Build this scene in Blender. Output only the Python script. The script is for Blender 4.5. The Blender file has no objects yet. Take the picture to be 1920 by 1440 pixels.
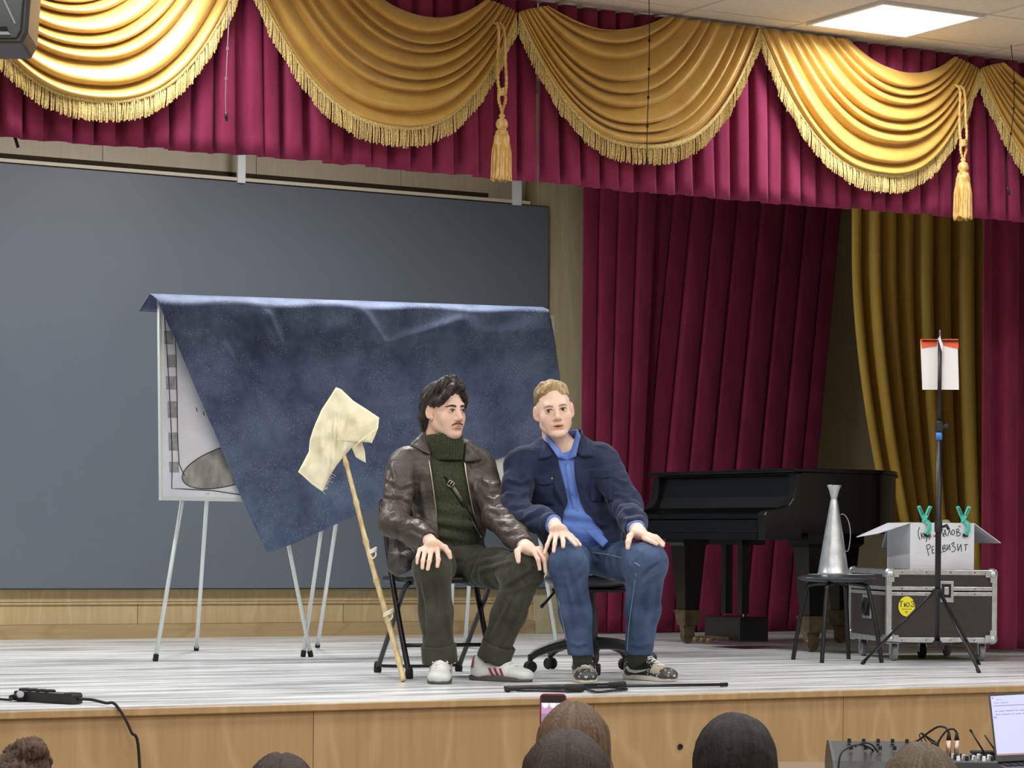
import bpy, bmesh, math, random
import numpy as np
from mathutils import Vector, Matrix
random.seed(7)
rng = np.random.default_rng(11)
PI = math.pi

# ------------------------------------------------------------------ camera
F, CX, HY, ROLL, TH, H = 4900.0, 960.0, 1008.0, 0.009, math.radians(29.3), 0.62
cs, sn = math.cos(TH), math.sin(TH)
scene = bpy.context.scene
COL = scene.collection
cam_d = bpy.data.cameras.new('camera'); cam = bpy.data.objects.new('camera', cam_d); COL.objects.link(cam)
right, up, fwd = Vector((cs, -sn, 0)), Vector((0, 0, 1)), Vector((sn, cs, 0))
r2 = right * math.cos(ROLL) + up * math.sin(ROLL); u2 = up * math.cos(ROLL) - right * math.sin(ROLL)
M = Matrix((r2, u2, -fwd)).transposed().to_4x4(); M.translation = (0, 0, H)
cam.matrix_world = M
cam_d.sensor_width = 36; cam_d.lens = F / 1920 * 36; cam_d.shift_y = (HY - 720) / 1920
cam_d.clip_start = 0.1; cam_d.clip_end = 100
scene.camera = cam

# ------------------------------------------------------------------ world, exposure
world = bpy.data.worlds.new('world'); scene.world = world; world.use_nodes = True
bg = world.node_tree.nodes['Background']; bg.inputs[0].default_value = (0.75, 0.8, 0.9, 1); bg.inputs[1].default_value = 0.02
vs = scene.view_settings
vs.view_transform = 'Standard'; vs.look = 'None'; vs.gamma = 1.0; vs.use_curve_mapping = False; vs.exposure = 0.13
scene.cycles.max_bounces = 6; scene.cycles.diffuse_bounces = 3; scene.cycles.glossy_bounces = 3; scene.cycles.transmission_bounces = 3; scene.cycles.caustics_reflective = False; scene.cycles.caustics_refractive = False
LAMP_W = 18.5        # each ceiling panel
STAGE_W = 90.0       # the panels over the stage

# ------------------------------------------------------------------ pixel -> place
def uv(px, py):
    u = (px - CX) / F; v = (HY - py) / F
    return u - ROLL * v, v + ROLL * u
def at(px, py, d):
    u, v = uv(px, py); r = d * u
    return Vector((r * cs + d * sn, -r * sn + d * cs, H + d * v))
def onz(px, py, z=0.0):
    u, v = uv(px, py); return at(px, py, (z - H) / v)
def ony(px, py, Y):
    u, v = uv(px, py); return at(px, py, Y / (cs - u * sn))
def depth(p): return p[0] * sn + p[1] * cs

# ------------------------------------------------------------------ materials
def lin(c): c /= 255.0; return c / 12.92 if c <= 0.04045 else ((c + 0.055) / 1.055) ** 2.4
def rgb(r, g, b): return (lin(r), lin(g), lin(b), 1.0)
def mat(name, col, rough=0.5, metal=0.0, col2=None, scale=6.0, stretch=(1, 1, 1), detail=4.0, lo=0.35, hi=0.65,
        bump=0.0, bscale=60.0, bstretch=None, sheen=0.0, spec=0.5, coat=0.0, emit=None, estr=0.0, rvar=0.0, sub=0.0, attr=None, bdist=0.01):
    m = bpy.data.materials.new(name); m.use_nodes = True
    nt = m.node_tree; N = nt.nodes; L = nt.links; b = N['Principled BSDF']
    b.inputs['Base Color'].default_value = col; b.inputs['Roughness'].default_value = rough; b.inputs['Metallic'].default_value = metal
    b.inputs['Specular IOR Level'].default_value = spec
    b.inputs['Sheen Weight'].default_value = sheen; b.inputs['Sheen Roughness'].default_value = 0.4
    b.inputs['Coat Weight'].default_value = coat; b.inputs['Coat Roughness'].default_value = 0.08
    if sub: b.inputs['Subsurface Weight'].default_value = sub; b.inputs['Subsurface Scale'].default_value = 0.01
    if emit: b.inputs['Emission Color'].default_value = emit; b.inputs['Emission Strength'].default_value = estr
    tc = N.new('ShaderNodeTexCoord')
    src = None
    if col2 is not None:
        mp = N.new('ShaderNodeMapping'); mp.inputs['Scale'].default_value = stretch; L.new(tc.outputs['Object'], mp.inputs[0])
        no = N.new('ShaderNodeTexNoise'); no.inputs['Scale'].default_value = scale; no.inputs['Detail'].default_value = detail; L.new(mp.outputs[0], no.inputs['Vector'])
        cr = N.new('ShaderNodeValToRGB'); cr.color_ramp.elements[0].position = lo; cr.color_ramp.elements[1].position = hi
        cr.color_ramp.elements[0].color = col; cr.color_ramp.elements[1].color = col2
        L.new(no.outputs['Fac'], cr.inputs[0]); L.new(cr.outputs[0], b.inputs['Base Color']); src = cr.outputs[0]
        if rvar:
            mr = N.new('ShaderNodeMapRange'); mr.inputs['To Min'].default_value = rough - rvar; mr.inputs['To Max'].default_value = rough + rvar
            L.new(no.outputs['Fac'], mr.inputs[0]); L.new(mr.outputs[0], b.inputs['Roughness'])
    if attr:
        at_ = N.new('ShaderNodeAttribute'); at_.attribute_name = attr
        mx = N.new('ShaderNodeMix'); mx.data_type = 'RGBA'; mx.blend_type = 'MULTIPLY'; mx.inputs[0].default_value = 1.0
        if src is None: mx.inputs[6].default_value = col
        else: L.new(src, mx.inputs[6])
        L.new(at_.outputs['Color'], mx.inputs[7]); L.new(mx.outputs[2], b.inputs['Base Color'])
    if bump:
        mp2 = N.new('ShaderNodeMapping'); mp2.inputs['Scale'].default_value = bstretch or (1, 1, 1); L.new(tc.outputs['Object'], mp2.inputs[0])
        n2 = N.new('ShaderNodeTexNoise'); n2.inputs['Scale'].default_value = bscale; n2.inputs['Detail'].default_value = 3; L.new(mp2.outputs[0], n2.inputs['Vector'])
        bp = N.new('ShaderNodeBump'); bp.inputs['Strength'].default_value = bump; bp.inputs['Distance'].default_value = bdist
        L.new(n2.outputs['Fac'], bp.inputs['Height']); L.new(bp.outputs[0], b.inputs['Normal'])
    return m

def wood_mat(name, c1, c2, c3, vertical=True, rough=0.45, coat=0.0):
    m = bpy.data.materials.new(name); m.use_nodes = True
    nt = m.node_tree; N = nt.nodes; L = nt.links; b = N['Principled BSDF']; b.inputs['Roughness'].default_value = rough
    tc = N.new('ShaderNodeTexCoord')
    def noise(scale, st, det=4):
        mp = N.new('ShaderNodeMapping'); mp.inputs['Scale'].default_value = st; L.new(tc.outputs['Object'], mp.inputs[0])
        n = N.new('ShaderNodeTexNoise'); n.inputs['Scale'].default_value = scale; n.inputs['Detail'].default_value = det; L.new(mp.outputs[0], n.inputs['Vector']); return n
    st = (1, 1, 0.06) if vertical else (0.06, 1, 1)
    n1 = noise(40, st); 
    # cathedral figure: rings of a stretched low noise
    st2 = (1, 1, 0.3) if vertical else (0.3, 1, 1)
    n2 = noise(2.4, st2, 2)
    mul = N.new('ShaderNodeMath'); mul.operation = 'MULTIPLY'; mul.inputs[1].default_value = 13; L.new(n2.outputs['Fac'], mul.inputs[0])
    fr = N.new('ShaderNodeMath'); fr.operation = 'PINGPONG'; fr.inputs[1].default_value = 1.0; L.new(mul.outputs[0], fr.inputs[0])
    cr2 = N.new('ShaderNodeValToRGB'); cr2.color_ramp.elements[0].position = 0.0; cr2.color_ramp.elements[1].position = 0.3
    cr2.color_ramp.elements[0].color = (1, 1, 1, 1); cr2.color_ramp.elements[1].color = (0, 0, 0, 1); L.new(fr.outputs[0], cr2.inputs[0])
    cr = N.new('ShaderNodeValToRGB'); cr.color_ramp.elements[0].position = 0.3; cr.color_ramp.elements[1].position = 0.7
    cr.color_ramp.elements[0].color = c1; cr.color_ramp.elements[1].color = c2; L.new(n1.outputs['Fac'], cr.inputs[0])
    mx = N.new('ShaderNodeMix'); mx.data_type = 'RGBA'
    fm = N.new('ShaderNodeMath'); fm.operation = 'MULTIPLY'; fm.inputs[1].default_value = 0.45; L.new(cr2.outputs[0], fm.inputs[0])
    L.new(fm.outputs[0], mx.inputs[0]); L.new(cr.outputs[0], mx.inputs[6]); mx.inputs[7].default_value = c3
    L.new(mx.outputs[2], b.inputs['Base Color']); b.inputs['Coat Weight'].default_value = coat
    return m

# ------------------------------------------------------------------ mesh builder and objects
def W(o):
    m = o.matrix_basis.copy()
    while o.parent: o = o.parent; m = o.matrix_basis @ m
    return m
class MB:
    def __init__(s): s.v = []; s.f = []
    def add(s, vs, fs):
        n = len(s.v); s.v += [tuple(p) for p in vs]; s.f += [tuple(i + n for i in f) for f in fs]; return s
    def box(s, c, size, rz=0.0, M=None):
        x, y, z = size[0] / 2, size[1] / 2, size[2] / 2
        P = [Vector((a * x, b * y, e * z)) for a in (-1, 1) for b in (-1, 1) for e in (-1, 1)]
        R = M if M is not None else Matrix.Rotation(rz, 3, 'Z')
        P = [R @ p + Vector(c) for p in P]
        return s.add(P, [(0, 1, 3, 2), (4, 6, 7, 5), (0, 4, 5, 1), (2, 3, 7, 6), (0, 2, 6, 4), (1, 5, 7, 3)])
    def bar(s, a, b, w, h, upv=(0, 0, 1)):
        a, b = Vector(a), Vector(b); d = (b - a); L = d.length; d.normalize()
        x = d.cross(Vector(upv)); 
        if x.length < 1e-4: x = d.cross(Vector((1, 0, 0)))
        x.normalize(); z = x.cross(d)
        return s.box((a + b) / 2, (w, L, h), M=Matrix((x, d, z)).transposed())
    def tube(s, path, r, n=8, caps=True, closed=False):
        path = [Vector(p) for p in path]; m = len(path)
        rs = r if hasattr(r, '__len__') else [r] * m
        ref = None; rings = []
        for i, p in enumerate(path):
            if closed: t = path[(i + 1) % m] - path[i - 1]
            else: t = path[min(i + 1, m - 1)] - path[max(i - 1, 0)]
            t.normalize()
            if ref is None:
                ref = t.cross(Vector((0.31, 0.2, 0.93)))
                if ref.length < 0.1: ref = t.cross(Vector((1, 0, 0)))
            ref = (ref - t * ref.dot(t)).normalized(); b = t.cross(ref)
            rings.append([p + (ref * math.cos(2 * PI * k / n) + b * math.sin(2 * PI * k / n)) * rs[i] for k in range(n)])
        vs = [q for R in rings for q in R]; fs = []
        for i in range(m if closed else m - 1):
            j = (i + 1) % m
            for k in range(n):
                fs.append((i * n + k, i * n + (k + 1) % n, j * n + (k + 1) % n, j * n + k))
        if caps and not closed:
            fs.append(tuple(reversed(range(n)))); fs.append(tuple((m - 1) * n + k for k in range(n)))
        return s.add(vs, fs)
    def lathe(s, prof, c=(0, 0, 0), n=24, M=None, caps=True):
        vs = []; fs = []; R = M if M is not None else Matrix.Identity(3)
        for r, z in prof:
            for k in range(n): vs.append(R @ Vector((r * math.cos(2 * PI * k / n), r * math.sin(2 * PI * k / n), z)) + Vector(c))
        for i in range(len(prof) - 1):
            for k in range(n): fs.append((i * n + k, i * n + (k + 1) % n, (i + 1) * n + (k + 1) % n, (i + 1) * n + k))
        if caps:
            fs.append(tuple(reversed(range(n)))); fs.append(tuple((len(prof) - 1) * n + k for k in range(n)))
        return s.add(vs, fs)
    def prism(s, poly, ext):
        n = len(poly); e = Vector(ext); P = [Vector(p) for p in poly]
        return s.add(P + [p + e for p in P], [tuple(reversed(range(n))), tuple(range(n, 2 * n))] + [(i, (i + 1) % n, (i + 1) % n + n, i + n) for i in range(n)])
    def grid(s, fn, nu, nv, wrapu=False):
        vs = [fn(i / (nu if wrapu else nu - 1), j / (nv - 1)) for i in range(nu) for j in range(nv)]
        fs = [(i * nv + j, ((i + 1) % nu) * nv + j, ((i + 1) % nu) * nv + j + 1, i * nv + j + 1) for i in range(nu if wrapu else nu - 1) for j in range(nv - 1)]
        return s.add(vs, fs)
    def build(s, name, m, parent=None, smooth=False, bevel=0.0, solid=0.0, world=True, sub=0, offset=-1):
        vs = s.v
        if parent is not None and world:
            iv = W(parent).inverted(); vs = [tuple(iv @ Vector(p)) for p in vs]
        me = bpy.data.meshes.new(name); me.from_pydata(vs, [], s.f); me.update()
        return link(name, me, m, parent, smooth, bevel, solid, sub, offset)
def link(name, me, m, parent=None, smooth=False, bevel=0.0, solid=0.0, sub=0, offset=-1):
    if m is not None: me.materials.append(m)
    if smooth: me.polygons.foreach_set('use_smooth', [True] * len(me.polygons))
    o = bpy.data.objects.new(name, me); COL.objects.link(o)
    if parent is not None: o.parent = parent
    if solid:
        md = o.modifiers.new('solid', 'SOLIDIFY'); md.thickness = solid; md.offset = offset
    if bevel:
        md = o.modifiers.new('bevel', 'BEVEL'); md.width = bevel; md.segments = 2; md.limit_method = 'ANGLE'; md.angle_limit = 0.6
    if sub:
        md = o.modifiers.new('sub', 'SUBSURF'); md.levels = sub; md.render_levels = sub
    return o
def fix(o, recalc=True):
    bm = bmesh.new(); bm.from_mesh(o.data); bmesh.ops.recalc_face_normals(bm, faces=bm.faces); bm.to_mesh(o.data); bm.free(); return o
def tag(o, label=None, cat=None, group=None, kind=None):
    if label: o['label'] = label
    if cat: o['category'] = cat
    if group: o['group'] = group
    if kind: o['kind'] = kind
    return o
def thing(name, label, cat, loc, rz=0.0, group=None):
    o = bpy.data.objects.new(name, None); COL.objects.link(o); o.location = loc; o.rotation_euler = (0, 0, rz); o.empty_display_size = 0.1
    o.matrix_basis = Matrix.Translation(Vector(loc)) @ Matrix.Rotation(rz, 4, 'Z')
    return tag(o, label, cat, group)
def struct(o): o['kind'] = 'structure'; return o
def copy_part(o, parent, loc=None):
    c = o.copy(); COL.objects.link(c); c.parent = parent
    if loc is not None: c.location = loc
    return c
def smin(a, b, k): h = np.clip(0.5 + 0.5 * (b - a) / k, 0, 1); return b * (1 - h) + a * h - k * h * (1 - h)
def spline(P, n=12):
    P = [Vector(p) for p in P]; out = []
    for i in range(len(P) - 1):
        p0, p1, p2, p3 = P[max(i - 1, 0)], P[i], P[i + 1], P[min(i + 2, len(P) - 1)]
        for k in range(n):
            t = k / n
            out.append(0.5 * ((2 * p1) + (p2 - p0) * t + (2 * p0 - 5 * p1 + 4 * p2 - p3) * t * t + (3 * p1 - p0 - 3 * p2 + p3) * t ** 3))
    return out + [P[-1]]

# materials used widely
M_wood = wood_mat('wood_front', rgb(164, 137, 99), rgb(154, 127, 89), rgb(181, 157, 120), coat=0.1)
M_woodw = wood_mat('wood_back', rgb(184, 162, 120), rgb(174, 151, 109), rgb(198, 178, 138))
M_woodt = wood_mat('wood_top', rgb(216, 206, 184), rgb(208, 197, 174), rgb(222, 213, 194))
M_woodp = wood_mat('wood_pilaster', rgb(184, 174, 140), rgb(172, 162, 128), rgb(196, 186, 154))
M_woodh = wood_mat('wood_toe', rgb(172, 148, 108), rgb(160, 136, 97), rgb(140, 115, 78), vertical=False)
M_black = mat('black_metal', rgb(22, 22, 24), 0.35, 0.2)
M_blackp = mat('black_plastic', rgb(24, 25, 27), 0.45)
M_rubber = mat('rubber', rgb(16, 16, 17), 0.8)
M_white = mat('white_paint', rgb(225, 230, 232), 0.4)
M_alu = mat('aluminium', rgb(205, 210, 214), 0.32, 0.75, rgb(180, 186, 190), 30, rvar=0.08)
M_chrome = mat('chrome', rgb(200, 200, 200), 0.15, 1.0)
M_velvet = mat('red_velvet', rgb(144, 54, 90), 0.85, 0, rgb(130, 45, 78), 14, (1, 1, 0.3), sheen=0.12, spec=0.1, bump=0.15, bscale=25, bstretch=(1, 1, 0.3))
M_velvet_d = mat('wine_velvet', rgb(140, 50, 80), 0.85, 0, rgb(124, 42, 70), 10, (1, 1, 0.3), sheen=0.12, spec=0.1, bump=0.12, bscale=16, bstretch=(1, 1, 0.25))
M_gold = mat('gold_satin', rgb(212, 172, 90), 0.36, 0.1, rgb(200, 158, 76), 9, sheen=0.3, spec=0.6, bump=0.12, bscale=22, bdist=0.02)
M_goldcur = mat('gold_curtain', rgb(204, 170, 72), 0.5, 0.0, rgb(190, 154, 60), 9, (1, 1, .2), sheen=0.3, spec=0.4)
M_fringe = mat('gold_fringe', rgb(244, 226, 158), 0.55, 0, rgb(196, 164, 90), 160, (1, 1, 1.6), lo=.4, hi=.62, bump=0.5, bscale=260)
M_tassel = mat('gold_tassel', rgb(236, 204, 134), 0.5, 0, rgb(205, 160, 84), 120, (1, 1, .15), lo=.4, hi=.6)

# ------------------------------------------------------------------ the room
YF, YP, YW, ZC, ZH = 8.85, 10.15, 14.85, 3.015, -1.08
X0, X1 = 0.5, 11.6
def floor_mat():
    m = bpy.data.materials.new('stage_laminate'); m.use_nodes = True
    nt = m.node_tree; N = nt.nodes; L = nt.links; b = N['Principled BSDF']; b.inputs['Roughness'].default_value = 0.3
    tc = N.new('ShaderNodeTexCoord'); mp = N.new('ShaderNodeMapping'); mp.inputs['Scale'].default_value = (0.11, 1, 1); L.new(tc.outputs['Object'], mp.inputs[0])
    n = N.new('ShaderNodeTexNoise'); n.inputs['Scale'].default_value = 9; n.inputs['Detail'].default_value = 6; n.inputs['Roughness'].default_value = 0.65; L.new(mp.outputs[0], n.inputs['Vector'])
    cr = N.new('ShaderNodeValToRGB'); e = cr.color_ramp.elements; e[0].position = 0.36; e[0].color = rgb(138, 140, 144); e[1].position = 0.6; e[1].color = rgb(224, 227, 229)
    L.new(n.outputs['Fac'], cr.inputs[0]); L.new(cr.outputs[0], b.inputs['Base Color']); return m
M_floor = floor_mat()
PW = 0.19
fl = struct(MB().box(((X0 + X1) / 2, (YF + YW) / 2 + 0.02, -0.03), (X1 - X0, YW - YF - 0.04, 0.055)).build('floor', mat('joint_dark', rgb(120, 118, 116), 0.7)))
# laminate boards laid along the stage front
bid = 0; y = YF
board = None
while y < YW - 0.02:
    w = min(PW, YW - y)
    off = -(bid * 0.47 % 1.3)
    x = X0 + off
    while x < X1:
        a, b_ = max(x, X0), min(x + 1.3, X1)
        if b_ - a > 0.05 and b_ > 2.9:
            MB().box(((a + b_) / 2, y + w / 2, -0.004), (b_ - a - 0.0012, w - 0.0012, 0.008)).build('floor_board', M_floor, fl)
        x += 1.3
    y += PW; bid += 1

# stage front: nosing and panels
sf = struct(MB().box(((X0 + X1) / 2, YF + 0.06, ZH / 2 - 0.03), (X1 - X0, 0.06, -ZH - 0.06)).build('wall_front', mat('dark_core', rgb(70, 56, 40), .8)))
MB().box(((X0 + X1) / 2, YF + 0.022, -0.019), (X1 - X0, 0.06, 0.028)).build('nosing', M_wood, sf, bevel=0.004)
x = 4.13 - 1.22 * 3
while x < X1:
    a, b_ = max(x, X0), min(x + 1.22, X1)
    if b_ - a > .1: MB().box(((a + b_) / 2, YF + 0.02, (ZH - 0.033) / 2), (b_ - a - 0.003, 0.02, -ZH - 0.033)).build('panel', M_wood, sf)
    x += 1.22
hp = ony(1275, 1400, YF + 0.008)
ho = MB().lathe([(0.012, 0), (0.012, .004), (0.007, .004), (0.007, -.0)], hp, 12, Matrix.Rotation(PI / 2, 3, 'X'), caps=False).build('cable_hole', M_rubber, sf)
MB().lathe([(0.0075, 0.001), (0.0001, 0.0012)], hp, 10, Matrix.Rotation(PI / 2, 3, 'X'), caps=False).build('hole', M_rubber, sf)

# hall floor and hall walls (the audience side)
M_hall = mat('hall_wall', rgb(214, 206, 190), 0.8, 0, rgb(208, 199, 182), 3)
struct(MB().box((4.5, 3.0, ZH - 0.05), (15, 11.75, 0.1)).build('floor_hall', mat('hall_floor', rgb(150, 132, 112), 0.45, 0, rgb(138, 120, 100), 5, (.2, 1, 1))))
struct(MB().box((-3.05, 3.0, 1.0), (0.1, 11.8, 4.2)).build('wall_left', M_hall))
struct(MB().box((10.6, 3.0, 1.0), (0.1, 11.8, 4.2)).build('wall_right', M_hall))
struct(MB().box((4.5, -2.95, 1.0), (15.2, 0.1, 4.2)).build('wall_rear', M_hall))
# stage walls
M_stw = mat('stage_side_wall', rgb(176, 166, 140), 0.8, 0, rgb(168, 158, 132), 4)
struct(MB().box((X0 - 0.05, (YF + YW) / 2 + .05, 1.3), (0.1, YW - YF, 4.6)).build('wall_stage_left', M_stw))
struct(MB().box((X1 + 0.05, (YF + YW) / 2 + .05, 1.3), (0.1, YW - YF, 4.6)).build('wall_stage_right', M_stw))
struct(MB().box(((X0 + X1) / 2, 12.6, 3.65), (X1 - X0, 4.7, 0.1)).build('ceiling_stage', M_stw))
wb = struct(MB().box(((X0 + X1) / 2, YW + 0.07, 1.8), (X1 - X0, 0.1, 3.6)).build('wall_back', mat('wall_core', rgb(120, 104, 74), .8)))
# back wall panels above the screen, plinth below
xr = ony(1000, 1100, 14.7)[0]     # where the pilaster starts
x = X0
for k in range(12):
    a, b_ = X0 + k * 1.0, min(X0 + (k + 1) * 1.0, X1)
    if a >= X1: break
    MB().box(((a + b_) / 2, YW + 0.01, 1.8), (b_ - a - 0.004, 0.02, 3.6)).build('panel', M_woodt if b_ < xr + .6 else M_stw, wb)
pz = lambda py, Y: ony(500, py, Y)[2]
zt0 = pz(1168, 14.70); zt1 = pz(1131, 14.70)
tr = struct(MB().box(((X0 + xr) / 2, 14.775, zt1 / 2), (xr - X0, 0.13, zt1 - 0.004)).build('trim_1', mat('plinth_core', rgb(120, 100, 70), .8)))
MB().box(((X0 + xr) / 2, 14.695, zt0 / 2), (xr - X0, 0.03, zt0)).build('toe_board', M_woodh, tr)
x = 5.69 - 1.36 * 4
while x < xr:
    a, b_ = max(x, X0), min(x + 1.36, xr)
    if b_ - a > .1: MB().box(((a + b_) / 2, 14.705, (zt0 + zt1) / 2), (b_ - a - 0.004, 0.012, zt1 - zt0 - .003)).build('panel', M_woodw, tr)
    x += 1.36
MB().box(((X0 + xr) / 2, 14.765, zt1 + 0.004), (xr - X0, 0.15, 0.012)).build('ledge', M_woodw, tr)
# pilaster right of the screen
xp1 = ony(1090, 800, 14.70)[0]
pl = struct(MB().box(((xr + xp1) / 2, 14.77, 1.75), (xp1 - xr, 0.16, 3.5)).build('trim_2', M_woodp, bevel=.004))

# the screen
sx1 = ony(1027, 700, 14.66)[0]; sz0 = ony(500, 1104.5, 14.66)[2]; sz1 = ony(1027, 387, 14.66)[2]; sx0 = 1.9
scr = thing('stage_screen', 'huge dark grey stage screen across the wood panelled back wall', 'screen', ((sx0 + sx1) / 2, 14.67, sz0))
def screen_mat():
    return mat('screen_surface', rgb(98, 106, 116), 0.42, 0, rgb(93, 101, 110), 0.8, spec=0.5)
MB().box(((sx0 + sx1) / 2, 14.69, (sz0 + sz1) / 2), (sx1 - sx0, 0.06, sz1 - sz0)).build('housing', M_blackp, scr)
MB().box(((sx0 + sx1) / 2, 14.658, (sz0 + sz1) / 2), (sx1 - sx0 - .012, 0.008, sz1 - sz0 - .012)).build('display', screen_mat(), scr)
zr = sz1 + 0.06
MB().box(((X0 + xr) / 2, 14.75, (zt1 + .012 + sz0) / 2), (xr - X0, 0.10, sz0 - zt1 - .014)).build('upper_panel', M_woodw, tr)
MB().box(((sx0 + sx1) / 2, 14.66, sz1 + 0.012), (sx1 - sx0 - .3, 0.03, 0.02)).build('top_rail', mat('rail', rgb(205, 196, 176), .5), scr)
for px, w in ((450, .05), (967, .06)):
    xx = ony(px, 350, 14.66)[0]
    MB().box((xx, 14.645, sz1 + 0.16), (w, 0.02, 0.34)).build('bracket', M_white, scr)
# dark service slot above the screen
MB().box(((X0 + sx1 - .35) / 2, YW - 0.002, sz1 + .065), (sx1 - .35 - X0, 0.008, 0.032)).build('slot', mat('slot_dark', rgb(60, 48, 30), .9), wb)

# hall ceiling with tiles
M_tile = mat('ceiling_tile', rgb(222, 216, 204), 0.9, 0, rgb(214, 208, 196), 30, bump=.15, bscale=90)
M_tee = mat('ceiling_tee', rgb(196, 190, 180), 0.5)
ce = struct(MB().box((4.5, (YP - 3) / 2 + .01, ZC + 0.08), (15, YP + 3.0, 0.1)).build('ceiling', mat('ceiling_void', rgb(200, 196, 188), 0.9)))
GX, GY, T = 7.09, 9.92, 0.6
tile = None
lamps = [(GX + 3.6 * i, GY - 0.6) for i in (-2, -1, 0)] + [(GX + 1.8 * i, GY - 0.6 - 1.8 * j) for i in range(-5, 2) for j in range(1, 6)]
lampset = {(round(a, 2), round(b, 2)) for a, b in lamps}
for i in range(-7, 8):
    for j in range(0, 6):
        x, y = GX + i * T, GY - (j + 1) * T
        if (round(x, 2), round(y, 2)) in lampset: continue
        if tile is None:
            tile = MB().box((0, 0, 0), (T - 0.02, T - 0.02, 0.014)).build('ceiling_tile', M_tile, ce, world=False); tile.location = (x + T / 2, y + T / 2, ZC + 0.012)
        else: copy_part(tile, ce, (x + T / 2, y + T / 2, ZC + 0.012))
rest = MB()
strip = None
for i in range(-7, 8):
    x = GX + i * T
    s_ = MB().box((x + T / 2, (GY + YP) / 2, ZC + 0.012), (T - .02, YP - GY - 0.012, 0.014)).build('ceiling_tile', M_tile, ce)
for i in range(-7, 9): MB().box((GX + i * T, GY - 1.8 + .1, ZC + 0.016), (0.022, 3.8, 0.02)).build('ceiling_tee', M_tee, ce)
for j in range(0, 7): MB().box((GX + .3, GY - j * T, ZC + 0.0165), (9.0, 0.022, 0.02)).build('ceiling_tee', M_tee, ce)
MB().box((4.5, YP + 0.005, ZC + 0.02), (15, 0.02, 0.05)).build('ceiling_edge', M_tee, ce)
# plain ceiling further back
MB().box((4.5, (GY - 3.6 - 3) / 2, ZC + 0.03), (14.9, GY - 3.6 + 3, 0.02)).build('ceiling_field', M_tile, ce)

M_led = mat('led_diffuser', (1, 1, 1, 1), 0.5, emit=(0.96, 0.98, 1.0, 1), estr=3.0)
led0 = None
def lamp(x, y, z, w, label):
    t = thing('ceiling_light', label, 'light', (x + T / 2, y + T / 2, z), group='square light panels in the ceiling')
    fr = MB()
    for sx, sy, lx, ly in ((0, 1, T - .02, .02), (0, -1, T - .02, .02), (1, 0, .02, T - .06), (-1, 0, .02, T - .06)):
        fr.box((sx * (T / 2 - .02), sy * (T / 2 - .02), 0.004), (lx, ly, 0.024))
    fr.build('frame', M_white, t, world=False)
    MB().box((0, 0, 0.008), (T - .06, T - .06, .012)).build('diffuser', M_led, t, world=False)
    ld = bpy.data.lights.new('panel_light', 'AREA'); ld.shape = 'SQUARE'; ld.size = T - .07; ld.energy = w; ld.spread = 2.85; ld.color = (1.0, 0.985, 0.96)
    lo = bpy.data.objects.new('panel_light', ld); COL.objects.link(lo); lo.parent = t; lo.location = (0, 0, -0.004)
ORD = ['first', 'second', 'third', 'fourth', 'fifth', 'sixth', 'seventh']
rows = sorted({round(y, 2) for _, y in lamps}, reverse=True)
for x, y in lamps:
    r_ = rows.index(round(y, 2)); c_ = sorted(round(a, 2) for a, b in lamps if abs(b - y) < .01).index(round(x, 2))
    lab = 'bright square ceiling light panel above the golden valance' if abs(x - GX) < .01 and r_ == 0 else 'square hall ceiling light, %s row from the stage, %s from the left' % (ORD[r_], ORD[c_])
    lamp(x, y, ZC, LAMP_W, lab)
for x, y, w_ in ((3.4, 12.0, 'left'), (5.8, 12.0, 'right')): lamp(x, y, 3.595, STAGE_W, 'square light panel in the ceiling behind the valance, %s of the two' % w_)
# ------------------------------------------------------------------ valance with pleats, golden swags, tassels
def pleat(ph, sharp=0.72):
    p = ph % 1.0
    if p < sharp:
        q = p / sharp; return 0.62 + 0.38 * math.sin(PI * min(1, q * 0.9 + 0.1)) ** 0.7
    q = (p - sharp) / (1 - sharp); return 0.64 * abs(2 * q - 1) ** 5 * .95
def valance(name, xa, xb, label, period=0.102):
    npl = int((xb - xa) / period); K_ = 16; n = npl * K_ + 1; nz = 12; period = (xb - xa) / npl
    jit = [random.uniform(-1, 1) for _ in range(npl + 2)]; jw = [random.uniform(-.12, .12) for _ in range(npl + 2)]
    # one knife pleat: flat front, folded back under itself, then forward again
    prof = [(0, .12), (.03, .3), (.06, .6), (.10, .85), (.18, .97), (.3, 1), (.42, 1), (.54, 1), (.64, .97), (.70, .90), (.72, .75), (.70, .5), (.68, .25), (.74, .05), (.84, .02), (.94, .04)]
    def fn(u, v):
        c = round(u * (n - 1)); k = min(c // K_, npl - 1) if c < n - 1 else npl; q = c % K_
        px_, dp = prof[q] if c < n - 1 else (0, .22)
        x = xa + period * (k + px_ + jw[k] * (1 if 0 < k < npl else 0))
        d = dp * (.066 + .010 * jit[k]) * (.55 + .45 * v) + .004 * math.sin(x * 9 + v * 3)
        z = ZC - 0.005 - v * (ZC - 2.215) + v * (-.007 * dp + 0.006 * math.sin(x * 1.7) + .004 * jit[k])
        return (x + .010 * v * jit[k], YP - d, z)
    o = MB().grid(fn, n, nz).build(name, M_velvet, smooth=True, solid=0.004)
    return tag(o, label, 'valance', 'crimson pleated valance lengths')
xs_ = ony(1002, 340, YP)[0]
valance('pleated_valance', 2.6, xs_, 'crimson velvet valance length with knife pleats hanging above the dark screen')
valance('pleated_valance', xs_ + 0.012, 9.9, 'crimson velvet valance length with knife pleats hanging above the piano and props')

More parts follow.
